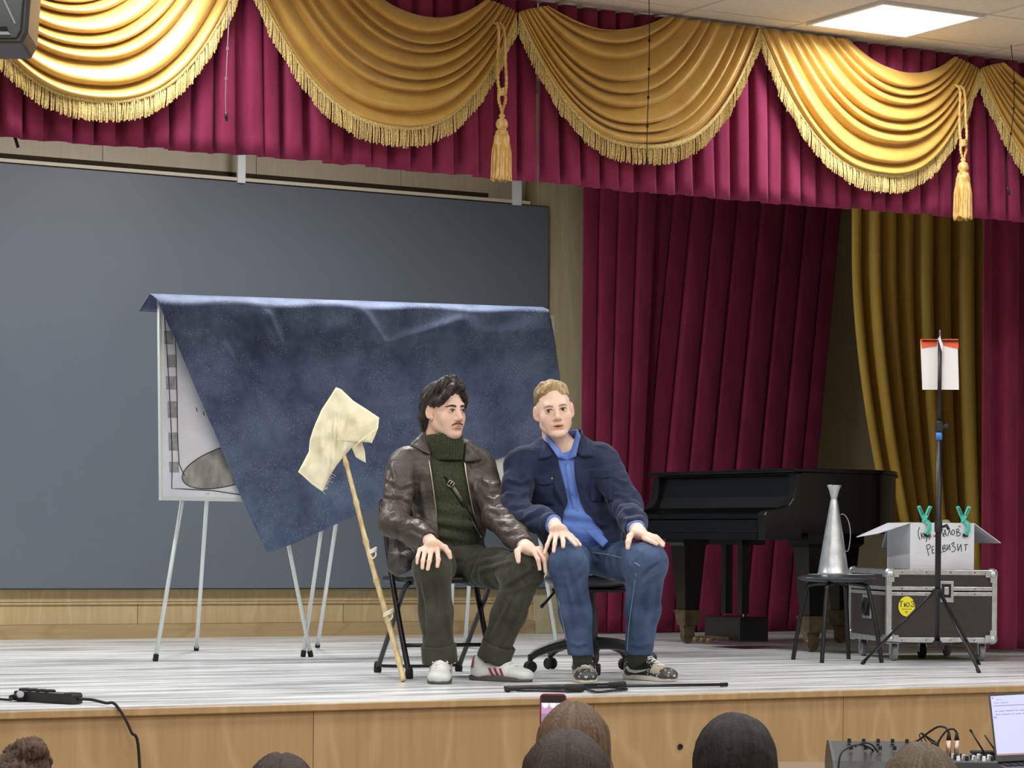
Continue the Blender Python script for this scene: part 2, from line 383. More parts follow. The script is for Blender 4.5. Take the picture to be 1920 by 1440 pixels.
sh_ = ony(27, 268, YP + .01)
MB().bar(sh_ + Vector((.0, 0, .03)), sh_ + Vector((.016, 0, -.018)), .012, .006, (0, 1, 0)).build('strap_end', M_rubber, bpy.data.objects['pleated_valance'])
JX = [3.05, 4.35, 5.65, 6.95, 8.25, 9.55]
NF = 8
def swag(i, label):
    gl = (i % 2 == 0)          # gathered end is on the left when true
    xl, xr_ = JX[i], JX[i + 1]
    wd = xr_ - xl
    seed = random.random() * 10
    zt = ZC - 0.01
    def fn(t, s):
        # t along the drape from the gathered end (0) to the pleated end (1); s from top fold to bottom hem
        gx = 0.15 * (1 - s) ** 1.5 + 0.003; gz = -0.02 - 0.05 * s
        px = 0.52 - 0.517 * s; pz_ = -0.0
        sag = 0.10 + 0.475 * s ** 0.95 + 0.02 * math.sin(s * 5 + seed)
        a = gx; b_ = wd - px
        # hanging curve: steeper near the ends for lower folds
        tt = t
        e = 0.62
        cx = a + (b_ - a) * tt
        shape = (1 - abs(2 * tt - 1) ** (2.0 + 0.5 * s))
        zz = zt + gz * (1 - tt) + pz_ * tt - sag * shape
        fold = s * NF + 0.16 * math.sin(tt * 4 + seed) + 0.18 * math.sin(s * 17 + seed)
        f = fold % 1.0
        ridge = (math.sin(PI * f ** 1.35)) ** 0.9
        env = 0.25 + 0.75 * math.sin(PI * min(1, max(0, tt * 0.94 + 0.04))) ** 0.6
        if tt > 0.5: env = max(env, 0.42)
        belly = 0.045 * shape * (0.4 + 0.6 * s)
        dy = 0.072 + belly + 0.046 * env * ridge
        zz -= 0.018 * env * ridge * shape
        # pleats stay crisp on the spread end
        x = xl + cx if gl else xr_ - cx
        return (x, YP - dy, zz)
    root = thing('golden_swag', label, 'swag', ((xl + xr_) / 2, YP - .06, 2.4), group='golden satin swags')
    MB().grid(fn, 90, NF * 18 + 1).build('drape', M_gold, root, smooth=True, solid=0.003)
    # fringe: braid plus hanging strands
    pts = [Vector(fn(k / 400, 1.0)) for k in range(401)]
    cum = [0.0]
    for k in range(400): cum.append(cum[-1] + (pts[k + 1] - pts[k]).length)
    def along(l):
        k = min(399, max(0, int(np.searchsorted(cum, l)) - 1)); q = (l - cum[k]) / max(1e-6, cum[k + 1] - cum[k]); return pts[k].lerp(pts[k + 1], q)
    br = MB(); br.grid(lambda u, v: tuple(along(u * cum[-1]) + Vector((0, -0.010 - .003 * math.sin(v * PI), 0.004 - 0.022 * v))), 160, 4)
    br.build('fringe_braid', M_fringe, root, smooth=True, solid=.003)
    fr = MB(); n = int(cum[-1] / 0.0064)
    for k in range(n):
        p = along((k + .5) / n * cum[-1]) + Vector((random.uniform(-.002, .002), -0.009 + random.uniform(-.004, .004), -0.012))
        L = 0.078 + random.uniform(-.006, .006); sw = 0.004 * math.sin(k * 0.21 + seed) + random.uniform(-.003, .003); dy = 0.004 * math.sin(k * .13)
        fr.tube([p, p + Vector((sw * .3, dy * .3 - .003, -L * .35)), p + Vector((sw * .7, dy - .003, -L * .7)), p + Vector((sw, dy, -L))], [0.0026, 0.0033, 0.0034, 0.0029], 4)
    tag(fr.build('fringe', M_fringe, root), kind='stuff')
LB = ['golden satin swag beside the black loudspeaker, leftmost of the swags', 'golden satin swag with fringe hanging above the flipcharts',
      'golden satin swag with fringe above the man in the navy jacket', 'golden satin swag with fringe below the lit ceiling panel', 'golden satin swag cut off at the right edge of the photo']
for i in range(5): swag(i, LB[i])

def tassel(px, pys, dpt, label):
    # pys: cord top, knot, ball centre, skirt top, skirt bottom
    P = [ony(px, y, YP - 0.17) for y in pys]; c = P[4]
    x, y = P[2][0], P[2][1]; z = [p[2] for p in P]
    t = thing('curtain_tassel', label, 'tassel', (x, y, z[4]), group='gold tassels on the valance')
    cd = MB()
    for s in (-1, 1):
        path = spline([(x + s * .006, YP - .045, z[0] + .03), (x + s * .012, y + .02, z[0]), (x + s * .019, y + .008, z[0] * .5 + z[1] * .5), (x + s * .02, y, z[1] + .03), (x + s * .006, y - .006, z[1])], 14)
        cd.tube(path, [0.0068 + 0.0014 * math.sin(k * 1.9) for k in range(len(path))], 8)
        path = spline([(x + s * .006, y - .002, z[1]), (x + s * .017, y, z[1] - .03), (x + s * .004, y, z[1] - .075), (x - s * .004, y, z[2] + .035)], 10)
        cd.tube(path, [0.0066 + 0.0014 * math.sin(k * 1.9) for k in range(len(path))], 8)
    cd.build('cord', M_tassel, t, smooth=True)
    kn = MB()
    for q in range(4): kn.tube([(x + .019 * math.cos(a * PI / 6), y + .012 * math.sin(a * PI / 6), z[1] + .012 - q * .008 + .004 * math.cos(a * PI / 6)) for a in range(12)], .0055, 6, closed=True)
    kn.build('knot', M_tassel, t, smooth=True)
    hd = MB().lathe([(0.004, .048), (.012, .042), (.014, .034), (.008, .028), (.020, .020), (.027, .004), (.026, -.010), (.018, -.022), (.019, -.026), (.026, -.030), (.027, -.036), (.02, -.04)], (x, y, z[2]), 20)
    hd.build('head', M_tassel, t, smooth=True)
    sk = MB(); L = z[3] - z[4]
    sk.lathe([(.022, z[3] + .005), (.034, z[3] - .02), (.037, z[3] - L * .5), (.040, z[4] + .02), (.038, z[4] + .02)], (x, y, 0), 20)
    for k in range(110):
        a = 2 * PI * k / 110 * 3.003; rr = .030 + .011 * (k % 3) / 3
        q = random.uniform(-.012, .008)
        sk.tube([(x + .024 * math.cos(a), y + .024 * math.sin(a), z[3] + .004), (x + (rr + .004) * math.cos(a + .05), y + (rr + .004) * math.sin(a + .05), z[3] - L * .45), (x + (rr + .007) * math.cos(a), y + (rr + .007) * math.sin(a), z[4] + q)], [.003, .0034, .0028], 4)
    tag(sk.build('skirt', M_tassel, t), kind='stuff')
tassel(941, (48, 172, 233, 248, 335), 0, 'gold tassel on a twisted cord above the man in the leather jacket')
tassel(1806, (165, 268, 314, 326, 409), 0, 'gold tassel on a twisted cord above the metal stand')

# ------------------------------------------------------------------ stage curtains
def curtain(name, pa, pb, z0, z1, period, amp, m, label, cat='curtain', lean=0.0, sharp=.72, edge=None, group=None, nz=30, sway=0.0, gather=None, ph=0.0):
    pa, pb = Vector(pa), Vector(pb); d = (pb - pa); L = d.length; d.normalize(); nrm = Vector((d.y, -d.x, 0))
    n = max(24, int(L / period * 18)); jit = [random.uniform(-1, 1) for _ in range(200)]
    def fn(u, v):
        l = u * L; z = z1 + (z0 - z1) * v
        phs = l / period + .3 * math.sin(l * 3.1 + ph) + ph + 8
        k = int(phs)
        dd = pleat(phs, sharp) * amp * (1 + .35 * jit[k % 200]) * (0.75 + .25 * v) + sway * math.sin(l * 2.1 + v * 2.2 + k * .6)
        uu = u
        ll = l + lean * v * v * L * 0 + lean * v
        if gather: ll = gather(u, v) * L
        p = pa + d * ll + nrm * dd
        return (p.x, p.y, z)
    o = MB().grid(fn, n, nz).build(name, m, smooth=True, solid=.004)
    return tag(o, label, cat, group)
c1a = ony(1083, 1193, 14.55); c1b = ony(1222, 1193, 14.55)
curtain('stage_curtain', (c1a.x, 14.55, 0), (c1b.x, 14.55, 0), 0.006, 3.4, 0.165, 0.042, M_velvet_d, 'wine red velvet curtain length reaching the floor behind the man in navy', lean=-0.10, sharp=.84,
        gather=lambda u, v: u * (1 - 0.28 * max(0, v - .1)) , group='wine red back curtains')
c2a = ony(1215, 1193, 14.62); c2b = ony(1578, 1193, 14.62)
curtain('stage_curtain', (c2a.x, 14.62, 0), (c2b.x, 14.62, 0), 0.006, 3.4, 0.165, 0.042, M_velvet_d, 'wide wine red velvet curtain hanging behind the grand piano', lean=-0.36, sharp=.86, group='wine red back curtains', ph=.4)
# yellow curtain swept to the right, then the dark red leg curtain
y0 = 13.3
cya = ony(1580, 420, y0); cyb = ony(1850, 420, y0)
def gy(u, v):
    # left edge sweeps to the right as it falls
    sweep = 0.36 * min(1, max(0, (v - 0.30) / 0.62)) ** 1.7
    left = sweep + .01
    return left + (1 - left) * u
curtain('stage_curtain', (cya.x, y0, 0), (cyb.x, y0, 0), 0.006, 3.4, 0.15, 0.13, M_goldcur, 'mustard yellow curtain swept aside behind the tripod stand', gather=gy, sharp=.58, nz=50, sway=.01)
crd = ony(1826, 1228, 11.45)
curtain('stage_curtain', (crd.x, 11.45, 0), (crd.x + 1.6, 11.35, 0), 0.02, 3.4, 0.20, 0.085, M_velvet_d, 'dark red velvet leg curtain at the right edge of the stage', sharp=.66, ph=.2)
# ------------------------------------------------------------------ helpers for placing
def gp(px, d, z=0.0):
    v = (z - H) / d; u = (px - CX) / F - ROLL * v; r = u * d
    return Vector((r * cs + d * sn, -r * sn + d * cs, z))
def on_plane(px, py, p0, n):
    o = Vector((0, 0, H)); d = at(px, py, 1.0) - o
    return o + d * ((Vector(p0) - o).dot(Vector(n)) / d.dot(Vector(n)))
def ribbon(mb, pts, w, n):
    pts = [Vector(p) for p in pts]; n = Vector(n)
    vs = []
    for i, p in enumerate(pts):
        t = (pts[min(i + 1, len(pts) - 1)] - pts[max(i - 1, 0)]).normalized(); s = t.cross(n).normalized() * (w / 2); vs += [p - s, p + s]
    mb.add(vs, [(2 * i, 2 * i + 1, 2 * i + 3, 2 * i + 2) for i in range(len(pts) - 1)])
M_ink = mat('ink', rgb(38, 40, 44), 0.6)
M_paper = mat('paper', rgb(238, 242, 250), 0.7, 0, rgb(224, 230, 242), 5, bump=.3, bscale=6, bdist=.03)
M_pw = mat('white_sheet', rgb(232, 233, 234), 0.7)

# ------------------------------------------------------------------ flipcharts
YB = 12.05
M_leg = mat('leg_white', rgb(214, 222, 222), 0.35, 0.1)
def flipchart(px_l, ztop, zbot, legs, label, w=0.70):
    """legs: list of (top px, top py, foot px, foot py)"""
    xl = ony(px_l, 750, YB)[0]
    t = thing('flipchart', label, 'flipchart', (xl + w / 2, YB, 0), group='white flipchart easels')
    tilt = 0.05
    def bp(x, z, off=0.0): return (xl + x, YB + (z - zbot) * tilt + off, z)
    def slab(mb, x0, x1, z0, z1, o0, o1):
        P = [bp(x, z, o) for x in (x0, x1) for o in (o0, o1) for z in (z0, z1)]
        mb.add(P, [(0, 1, 3, 2), (4, 6, 7, 5), (0, 4, 5, 1), (2, 3, 7, 6), (0, 2, 6, 4), (1, 5, 7, 3)])
    b = MB(); slab(b, .012, w - .012, zbot + .012, ztop - .012, 0, .018); board = b.build('board', M_white, t)
    fr = MB(); slab(fr, 0, .016, zbot, ztop, -.005, .024); slab(fr, w - .016, w, zbot, ztop, -.005, .024); slab(fr, .016, w - .016, zbot, zbot + .02, -.006, .024); slab(fr, .016, w - .016, ztop - .02, ztop, -.005, .024)
    fr.build('frame', M_leg, t)
    for (tx, ty, fx, fy) in legs:
        foot = onz(fx, fy, 0.0)
        top = ony(tx, ty, YB + .03)
        d = (top - foot).normalized(); top = top + d * 0.05
        lg = MB().tube([foot + d * .028, top], .0105, 10).build('leg', M_leg, t, smooth=True)
        MB().tube([foot + Vector((0, 0, .001)), foot + d * .034], .0135, 10).build('rubber_foot', M_rubber, lg)
    return t, bp, xl, board
zb = ony(303, 938, YB)[2]; ztp = ony(291, 557, YB + .05)[2]
f1, bp1, xl1, board1 = flipchart(303, ztp, zb, [(342, 936, 291, 1240), (388, 936, 368, 1220), (524, 938, 583, 1232)], 'white flipchart easel with a charcoal drawing, leftmost under the dark cloth')
flipchart(578, ztp + .012, zb + .012, [(611, 936, 568, 1232), (637, 936, 595, 1214), (800, 940, 838, 1222)], 'white flipchart easel in the middle under the dark cloth, mostly covered')
flipchart(828, ztp + .022, zb + .03, [(857, 930, 842, 1226), (890, 930, 872, 1212), (1000, 930, 1045, 1218)], 'white flipchart easel behind the two seated men, only slivers showing')
# the drawing pinned on the first board
n1 = Vector((0, -1, 0.05)).normalized()
pl0 = Vector(bp1(0, zb, -.010))
sh = MB(); q = [on_plane(*p, pl0, n1) for p in ((306, 562), (306, 931), (470, 934), (470, 566))]; sh.prism(q, (0, .004, 0))
sheet = sh.build('drawing_sheet', M_paper, f1); tag(sheet, 'paper sheet with a film strip and a shaded shape drawn on it')
pl1 = Vector(bp1(0, zb, -.0115)); OP = lambda x, y, k=0: on_plane(x, y, pl1 - n1 * -.0006 * k, n1)
M_char = mat('charcoal_grey', rgb(172, 176, 182), 0.8, 0, rgb(138, 142, 148), 30)
M_chard = mat('charcoal_shape', rgb(184, 186, 176), 0.85, 0, rgb(126, 130, 130), 14, (1, 1, .5), detail=8)
el = MB(); pts = []
for k in range(40):
    a = 2 * PI * k / 40; ex, ey = 96 * math.cos(a), 36 * math.sin(a) * (1.0 if math.sin(a) < 0 else 1.05); r = math.radians(-17)
    pts.append((434 + ex * math.cos(r) - ey * math.sin(r), 871 + ex * math.sin(r) + ey * math.cos(r)))
pts = [(min(x, 468), y) for x, y in pts]
el.add([OP(*p) for p in pts], [tuple(range(40))]); el.build('drawn_shape', M_chard, sheet)
for k, (x, y, w_, h_) in enumerate(((316, 633, 17, 25), (321, 677, 17, 24), (321, 718, 20, 25), (323, 768, 18, 31), (325, 828, 18, 34), (326, 876, 18, 20))):
    MB().add([OP(x - w_ / 2, y - h_ / 2), OP(x + w_ / 2, y - h_ / 2), OP(x + w_ / 2 + 1, y + h_ / 2), OP(x - w_ / 2 + 1, y + h_ / 2)], [(0, 1, 2, 3)]).build('drawn_square', M_char, sheet)
ln = MB()
for poly in ([(307, 575), (312, 640), (317, 720), (321, 800), (323, 860), (322, 916), (345, 917), (400, 920), (466, 930)], [(326, 608), (330, 660), (332, 740), (333, 820), (336, 870), (346, 892)],
             [pts[k] for k in range(4, 34)], [(368, 764), (370, 772)], [(381, 772), (383, 779)], [(388, 778), (392, 781)]):
    ribbon(ln, [OP(x, y, 1) for x, y in poly], .0045, n1)
ln.build('drawn_line', M_ink, sheet)

# ------------------------------------------------------------------ dark blue cloth over the flipcharts
def cloth_mat():
    m = bpy.data.materials.new('star_cloth'); m.use_nodes = True
    nt = m.node_tree; N = nt.nodes; L = nt.links; b = N['Principled BSDF']; b.inputs['Roughness'].default_value = .75; b.inputs['Sheen Weight'].default_value = .3
    tc = N.new('ShaderNodeTexCoord')
    n1 = N.new('ShaderNodeTexNoise'); n1.inputs['Scale'].default_value = 3.2; n1.inputs['Detail'].default_value = 9; n1.inputs['Roughness'].default_value = .68; L.new(tc.outputs['Object'], n1.inputs['Vector'])
    cr = N.new('ShaderNodeValToRGB'); e = cr.color_ramp.elements; e[0].position = .34; e[0].color = rgb(42, 58, 94); e[1].position = .72; e[1].color = rgb(106, 126, 158)
    L.new(n1.outputs['Fac'], cr.inputs[0])
    vo = N.new('ShaderNodeTexVoronoi'); vo.inputs['Scale'].default_value = 105; L.new(tc.outputs['Object'], vo.inputs['Vector'])
    lt = N.new('ShaderNodeMath'); lt.operation = 'LESS_THAN'; lt.inputs[1].default_value = .2; L.new(vo.outputs['Distance'], lt.inputs[0])
    n2 = N.new('ShaderNodeTexNoise'); n2.inputs['Scale'].default_value = 7; n2.inputs['Detail'].default_value = 5; L.new(tc.outputs['Object'], n2.inputs['Vector'])
    gt = N.new('ShaderNodeMath'); gt.operation = 'GREATER_THAN'; gt.inputs[1].default_value = .5; L.new(n2.outputs['Fac'], gt.inputs[0])
    mu = N.new('ShaderNodeMath'); mu.operation = 'MULTIPLY'; L.new(lt.outputs[0], mu.inputs[0]); L.new(gt.outputs[0], mu.inputs[1])
    mu2 = N.new('ShaderNodeMath'); mu2.operation = 'MULTIPLY'; mu2.inputs[1].default_value = .55; L.new(mu.outputs[0], mu2.inputs[0])
    mx = N.new('ShaderNodeMix'); mx.data_type = 'RGBA'; L.new(mu2.outputs[0], mx.inputs[0]); L.new(cr.outputs[0], mx.inputs[6]); mx.inputs[7].default_value = rgb(190, 204, 224)
    L.new(mx.outputs[2], b.inputs['Base Color']); return m
TLc, TRc, BRc, BLc = (290, 554), (1028, 579), (1052, 826), (497, 1037)
from mathutils import noise as mn
def cloth(u, v):
    if v < 0.09:      # flap behind the boards
        q = v / 0.09
        x, y = TLc[0] + (TRc[0] - TLc[0]) * u, TLc[1] + (TRc[1] - TLc[1]) * u
        p = ony(x, y, YB + .0)
        back = Vector((-0.04 * (1 - q) * (1 - u), .105 + .02 * math.sin(u * 30), -.07 * (1 - q) ** 1.0 - .002))
        top = Vector((0, .02, .012))
        return tuple(p + back.lerp(Vector((0, .06, .012)), q) )
    q = (v - .09) / .91
    lx, ly = TLc[0] + (BLc[0] - TLc[0]) * q, TLc[1] + (BLc[1] - TLc[1]) * q
    rx, ry = TRc[0] + (BRc[0] - TRc[0]) * q + 6 * math.sin(q * PI), TRc[1] + (BRc[1] - TRc[1]) * q
    x = lx + (rx - lx) * u; y = ly + (ry - ly) * u - 14 * math.sin(u * PI) * 0 - q * 22 * math.sin(u * PI) * u
    y += 3 * math.sin(u * 25) * (1 - q) ** 8
    dz = max(0, (y - 560) / 1000)
    Y = YB - .034 + (.012 if q < .02 else 0) + .010 * max(0, 1 - q * 6)
    p = ony(x, y, Y)
    nz = mn.noise(Vector((p.x * 4, p.z * 4, 3))) * .012 + mn.noise(Vector((p.x * 11, p.z * 11, 8))) * .004
    low = max(0, q - .45)
    fold = low * .05 * math.sin((u * 5.5 + q * 3.0) * 2.2) + .010 * math.sin((u * 9 - q * 3) * 2) * q
    cre = 0.0
    for (x1, y1, x2, y2, h_) in ((500, 590, 568, 760, .012), (680, 585, 715, 640, .01), (560, 700, 860, 600, .008), (420, 650, 560, 940, .014), (640, 760, 900, 800, .009)):
        ax, ay = x2 - x1, y2 - y1; t = max(0, min(1, ((x - x1) * ax + (y - y1) * ay) / (ax * ax + ay * ay)))
        dd = math.hypot(x - x1 - ax * t, y - y1 - ay * t); cre += h_ * math.exp(-(dd / 9.0) ** 2)
    out = max(-.0, nz + .012) * min(1, q * 6) + fold * (1 if q > .1 else q * 10) + cre
    return (p.x, p.y - max(out, 0) , p.z)
co = MB().grid(cloth, 130, 90).build('draped_cloth', cloth_mat(), smooth=True, solid=.002)
tag(co, 'dark blue speckled cloth draped askew over the flipcharts', 'cloth')

# ------------------------------------------------------------------ bamboo pole with a cream rag
pb_, pt_ = onz(757, 1277, 0.004), at(645, 858, 11.42)
t = thing('bamboo_pole', 'bamboo pole tied to the folding chair, cream rag on top', 'pole', pb_)
M_bam = mat('bamboo', rgb(216, 202, 154), 0.45, 0, rgb(180, 154, 100), 40, (1, 1, .2))
ax_ = (pt_ - pb_); path = []; rs = []
for k in range(97):
    q = k / 96; path.append(pb_ + ax_ * q * 1.06 + Vector((math.sin(q * 9) * .003, 0, 0)))
    rs.append(.0125 - .003 * q + (.0035 if k % 16 == 8 else 0) + (.0012 if k % 16 in (7, 9) else 0))
MB().tube(path, rs, 12).build('cane', M_bam, t, smooth=True)
for q in (.575, .30):
    c_ = pb_ + ax_ * q; tie = MB()
    for e in range(3): tie.tube([c_ + Vector((cs, -sn, 0)) * (.019 * math.cos(a * PI / 7) + .012) + Vector((sn, cs, 0)) * .017 * math.sin(a * PI / 7) + Vector((0, 0, (e - 1) * .006 + .01 * math.cos(a * PI / 7))) for a in range(14)], .004, 6, closed=True)
    tie.tube(spline([c_ + Vector((cs, -sn, 0)) * .028, c_ + Vector((cs, -sn, 0)) * .02 + Vector((0, -.02, -.02)), c_ + Vector((0, -.025, -.035))], 4), .0035, 6)
    tie.build('string_tie', mat('string', rgb(226, 222, 204), .8), t, smooth=True)
RAG = [(630, 726), (640, 730), (662, 751), (687, 767), (711, 783), (709, 802), (703, 818), (697, 830), (677, 824), (667, 833), (657, 842), (648, 852), (633, 870), (620, 890), (612, 907), (605, 922), (585, 908), (572, 896), (559, 885), (569, 866), (579, 847), (581, 825), (587, 805), (595, 786), (603, 768), (616, 748)]
def pillow(poly, d, thick, wr, name, m, parent, rings=16, seed=0):
    n = len(poly); pts = []
    for i in range(n):
        a, b = poly[i], poly[(i + 1) % n]
        for k in range(5): pts.append((a[0] + (b[0] - a[0]) * k / 5, a[1] + (b[1] - a[1]) * k / 5))
    n = len(pts); cx = sum(p[0] for p in pts) / n; cy = sum(p[1] for p in pts) / n
    vs = []; fs = []
    for side in (0, 1):
        for r in range(rings + 1):
            q = r / rings
            for (x, y) in pts:
                X, Y_ = cx + (x - cx) * q, cy + (y - cy) * q
                h_ = thick * (1 - q ** 3) ** .6
                w_ = (mn.noise(Vector((X * .045, Y_ * .045, seed))) * wr + abs(mn.noise(Vector((X * .09, Y_ * .02 + X * .03, seed + 4)))) * wr * 1.4) * (1 - q ** 6)
                p = at(X, Y_, d); o = Vector((sn, cs, 0)) * ((-h_ - w_) if side == 0 else h_ * .7 - w_ * .3)
                vs.append(p + o)
    m_ = (rings + 1) * n
    for s in (0, 1):
        for r in range(rings):
            for k in range(n):
                a = s * m_ + r * n + k; b = s * m_ + r * n + (k + 1) % n; f = (a, b, b + n, a + n); fs.append(f if s else f[::-1])
    for k in range(n): a = rings * n + k; b = rings * n + (k + 1) % n; fs.append((a, b, b + m_, a + m_))
    return fix(MB().add(vs, fs).build(name, m, parent, smooth=True))
M_rag = mat('cream_linen', rgb(240, 235, 208), 0.85, 0, rgb(228, 222, 190), 8, bump=.25, bscale=30)
rag = pillow(RAG, 11.42, .022, .02, 'rag', M_rag, t)
pillow([(660, 840), (677, 822), (684, 846), (686, 868), (675, 862), (667, 857)], 11.44, .006, .006, 'rag_end', M_rag, rag, rings=5, seed=3)
pillow([(663, 838), (680, 820), (700, 806), (710, 800), (697, 831), (680, 826)], 11.385, .006, .006, 'rag_fold', M_rag, rag, rings=5, seed=5)
th = MB()
for k in range(14):
    q = k / 13; a_ = at(622 - 16 * q, 888 + 33 * q, 11.41); th.tube([a_, a_ + Vector((.012 + random.uniform(-.006, .01), 0, random.uniform(-.016, .012)))], .0009, 3)
tag(th.build('thread', M_rag, rag), kind='stuff')

# ------------------------------------------------------------------ folding chair (left man)
FL, RL, RR = onz(767, 1273), onz(708, 1261), onz(860, 1259); FR = FL + (RR - RL)
fc = thing('folding_chair', 'black folding chair under the man in the leather jacket', 'chair', (FL + RL + RR + FR) / 4)
side = (RR - RL).normalized(); front = Vector((side.y, -side.x, 0))
if front.dot(FL - RL) < 0: front = -front
up = Vector((0, 0, 1))
for (ff, rf, sg) in ((FL, RL, 1), (FR, RR, -1)):
    bt = at(715, 940, 11.86) if sg == 1 else at(715, 940, 11.86) + (FR - FL)
    mid = at(735, 1085, 11.62) if sg == 1 else at(735, 1085, 11.62) + (FR - FL)
    path = spline([ff + up * .02, ff.lerp(mid, .5), mid, mid.lerp(bt, .6), bt + up * -.02, bt + side * .02 * sg + up * .012, bt + side * .06 * sg + up * .018], 8)
    lg = MB().tube(path, .0125, 10).build('leg', M_black, fc, smooth=True)
    MB().lathe([(.016, 0.001), (.018, .01), (.017, .035), (.014, .05)], ff, 12).build('foot_cap', M_rubber, lg, smooth=True)
    st = mid + front * .16 + up * -.02
    path = spline([rf + up * .02, rf.lerp(st, .55), st + up * -.02, st + front * .012 + side * .03 * sg + up * .005], 8)
    lg = MB().tube(path, .0115, 10).build('leg', M_black, fc, smooth=True)
    MB().lathe([(.016, 0.001), (.018, .01), (.017, .035), (.014, .05)], rf, 12).build('foot_cap', M_rubber, lg, smooth=True)
a_, b_ = FL.lerp(at(735, 1085, 11.62), .33), FR.lerp(at(735, 1085, 11.62) + FR - FL, .33)
MB().tube([a_, b_], .009, 8).build('crossbar', M_black, fc, smooth=True)
MB().tube(spline([RL + front * .02 + up * .055, RL + side * .03 + up * .03, RR - side * .03 + up * .03, RR + front * .02 + up * .055], 6), .008, 8).build('crossbar', M_black, fc, smooth=True)
sc_ = (at(735, 1085, 11.62) + at(735, 1085, 11.62) + FR - FL) / 2; sc_.z = .43
zax = Matrix((side, front, up)).transposed()
MB().box(sc_ + front * .03, ((FR - FL).length - .03, .40, .03), M=zax).build('seat', M_blackp, fc, bevel=.012)
btm = (at(715, 950, 11.86) * 2 + (FR - FL)) / 2
W_ = (FR - FL).length
bk = MB().grid(lambda u, v: tuple(btm + side * (u - .5) * W_ + front * (-.035 * math.sin(PI * u)) + up * (.02 - .13 * v)), 16, 6)
bk.build('backrest', M_blackp, fc, smooth=True, solid=.014)

# ------------------------------------------------------------------ office chair (right man)
oc = gp(1108, 12.1)
of = thing('office_chair', 'black swivel office chair with castors under the man in navy', 'chair', oc)
for k in range(5):
    a = math.radians(200 + 72 * k) - TH
    dr = Vector((math.cos(a), math.sin(a), 0)); e_ = oc + dr * .30
    arm = MB().tube(spline([oc + dr * .03 + up * .135, oc + dr * .14 + up * .13, oc + dr * .25 + up * .10, e_ + up * .07], 6), [.03 - .014 * i / 18 for i in range(19)], 10).build('base_arm', M_blackp, of, smooth=True)
    sd = Vector((-dr.y, dr.x, 0)); R_ = Matrix((dr, -up, sd)).transposed()
    cw = MB()
    for s in (-1, 1): cw.lathe([(.006, -.009), (.024, -.009), (.027, -.004), (.027, .004), (.024, .009), (.006, .009)], e_ + up * .028 + sd * .014 * s, 18, Matrix((dr, up, sd)).transposed())
    ca = cw.build('castor', M_rubber, arm, smooth=False)
    MB().tube([e_ + up * .03, e_ + up * .085], .012, 10).build('castor_stem', M_blackp, arm)
MB().lathe([(.04, .10), (.05, .12), (.045, .15), (.03, .16), (.028, .30), (.022, .30), (.022, .40), (.08, .405), (.08, .42)], oc, 20).build('column', M_blackp, of, smooth=False)
so = gp(1103, 11.93)
Ro = Matrix.Rotation(-TH, 3, 'Z')
def seat_f(u, v):
    a = 2 * PI * u; rr = math.sin(PI * v * .5 + (0 if v < .5 else 0)) if False else 1
    ph = PI * v; s_ = math.sin(ph) ** .55 if 0 < v < 1 else 0
    ca, sa = math.cos(a), math.sin(a); sq = (abs(ca) ** 3 + abs(sa) ** 3) ** (-1 / 3)
    p = Vector((.205 * sq * ca * s_, .215 * sq * sa * s_, .042 * math.cos(ph)))
    return tuple(so + Ro @ p + up * .432)
MB().grid(seat_f, 40, 14, wrapu=True).build('seat', mat('seat_leatherette', rgb(48, 52, 56), .35), of, smooth=True)
MB().box(so + Vector((0, 0, .383)), (.34, .34, .012), M=Ro).build('seat_pan', M_blackp, of)
MB().tube([so + Ro @ Vector((-.10, .05, .385)), so + Ro @ Vector((-.16, .0, .37)), at(1015, 1138, 11.85)], [.006, .006, .009], 8).build('lever', M_blackp, of, smooth=True)
bo = so + Ro @ Vector((0, .20, 0))
MB().tube(spline([so + Ro @ Vector((0, .12, .39)), bo + Ro @ Vector((0, .06, .40)), bo + Ro @ Vector((0, .10, .55))], 6), .016, 8).build('back_stem', M_blackp, of, smooth=True)
MB().grid(lambda u, v: tuple(bo + Ro @ Vector((.19 * math.sin((u - .5) * 2.2), .115 - .05 * abs(u - .5) ** 2 * 4, .50 + .26 * v))), 14, 8).build('backrest', M_blackp, of, smooth=True, solid=.03)

# ------------------------------------------------------------------ microphone stand lying on the floor, power strip
a0, a1, a2 = onz(948, 1291, .016), onz(1152, 1285.5, .016), onz(1364, 1283.5, .012)
ms = thing('microphone_stand', 'black folded microphone stand lying along the stage edge', 'stand', onz(1150, 1287, 0))
MB().tube([a0, a1], .0115, 10).build('leg_tube', M_black, ms, smooth=True)
MB().tube([a1 - (a1 - a0) * .3, a2], .0065, 8).build('boom', M_black, ms, smooth=True)
for (p, q, r_) in (((968, 1294), (1062, 1296), (1098, 1291)), ((1098, 1292), (1120, 1297.5), (1160, 1294)), ((1160, 1294), (1175, 1292), (1140, 1288))):
    MB().tube(spline([onz(*p, .008), onz(*q, .008), onz(*r_, .010)], 8), .0055, 8).build('folding_leg', M_black, ms, smooth=True)
MB().tube([onz(1062, 1291, .018), onz(1092, 1290, .018)], .017, 10).build('leg_hub', M_rubber, ms, smooth=True)
MB().tube([onz(1142, 1284, .03), onz(1171, 1283, .03)], [.011, .013], 10).build('clutch', M_rubber, ms, smooth=True)
MB().tube([onz(946, 1292, .012), onz(956, 1291, .014)], .013, 10).build('end_cap', M_chrome, ms, smooth=True)
MB().tube([onz(1350, 1284, .010), a2], .009, 8).build('end_cap', M_rubber, ms, smooth=True)

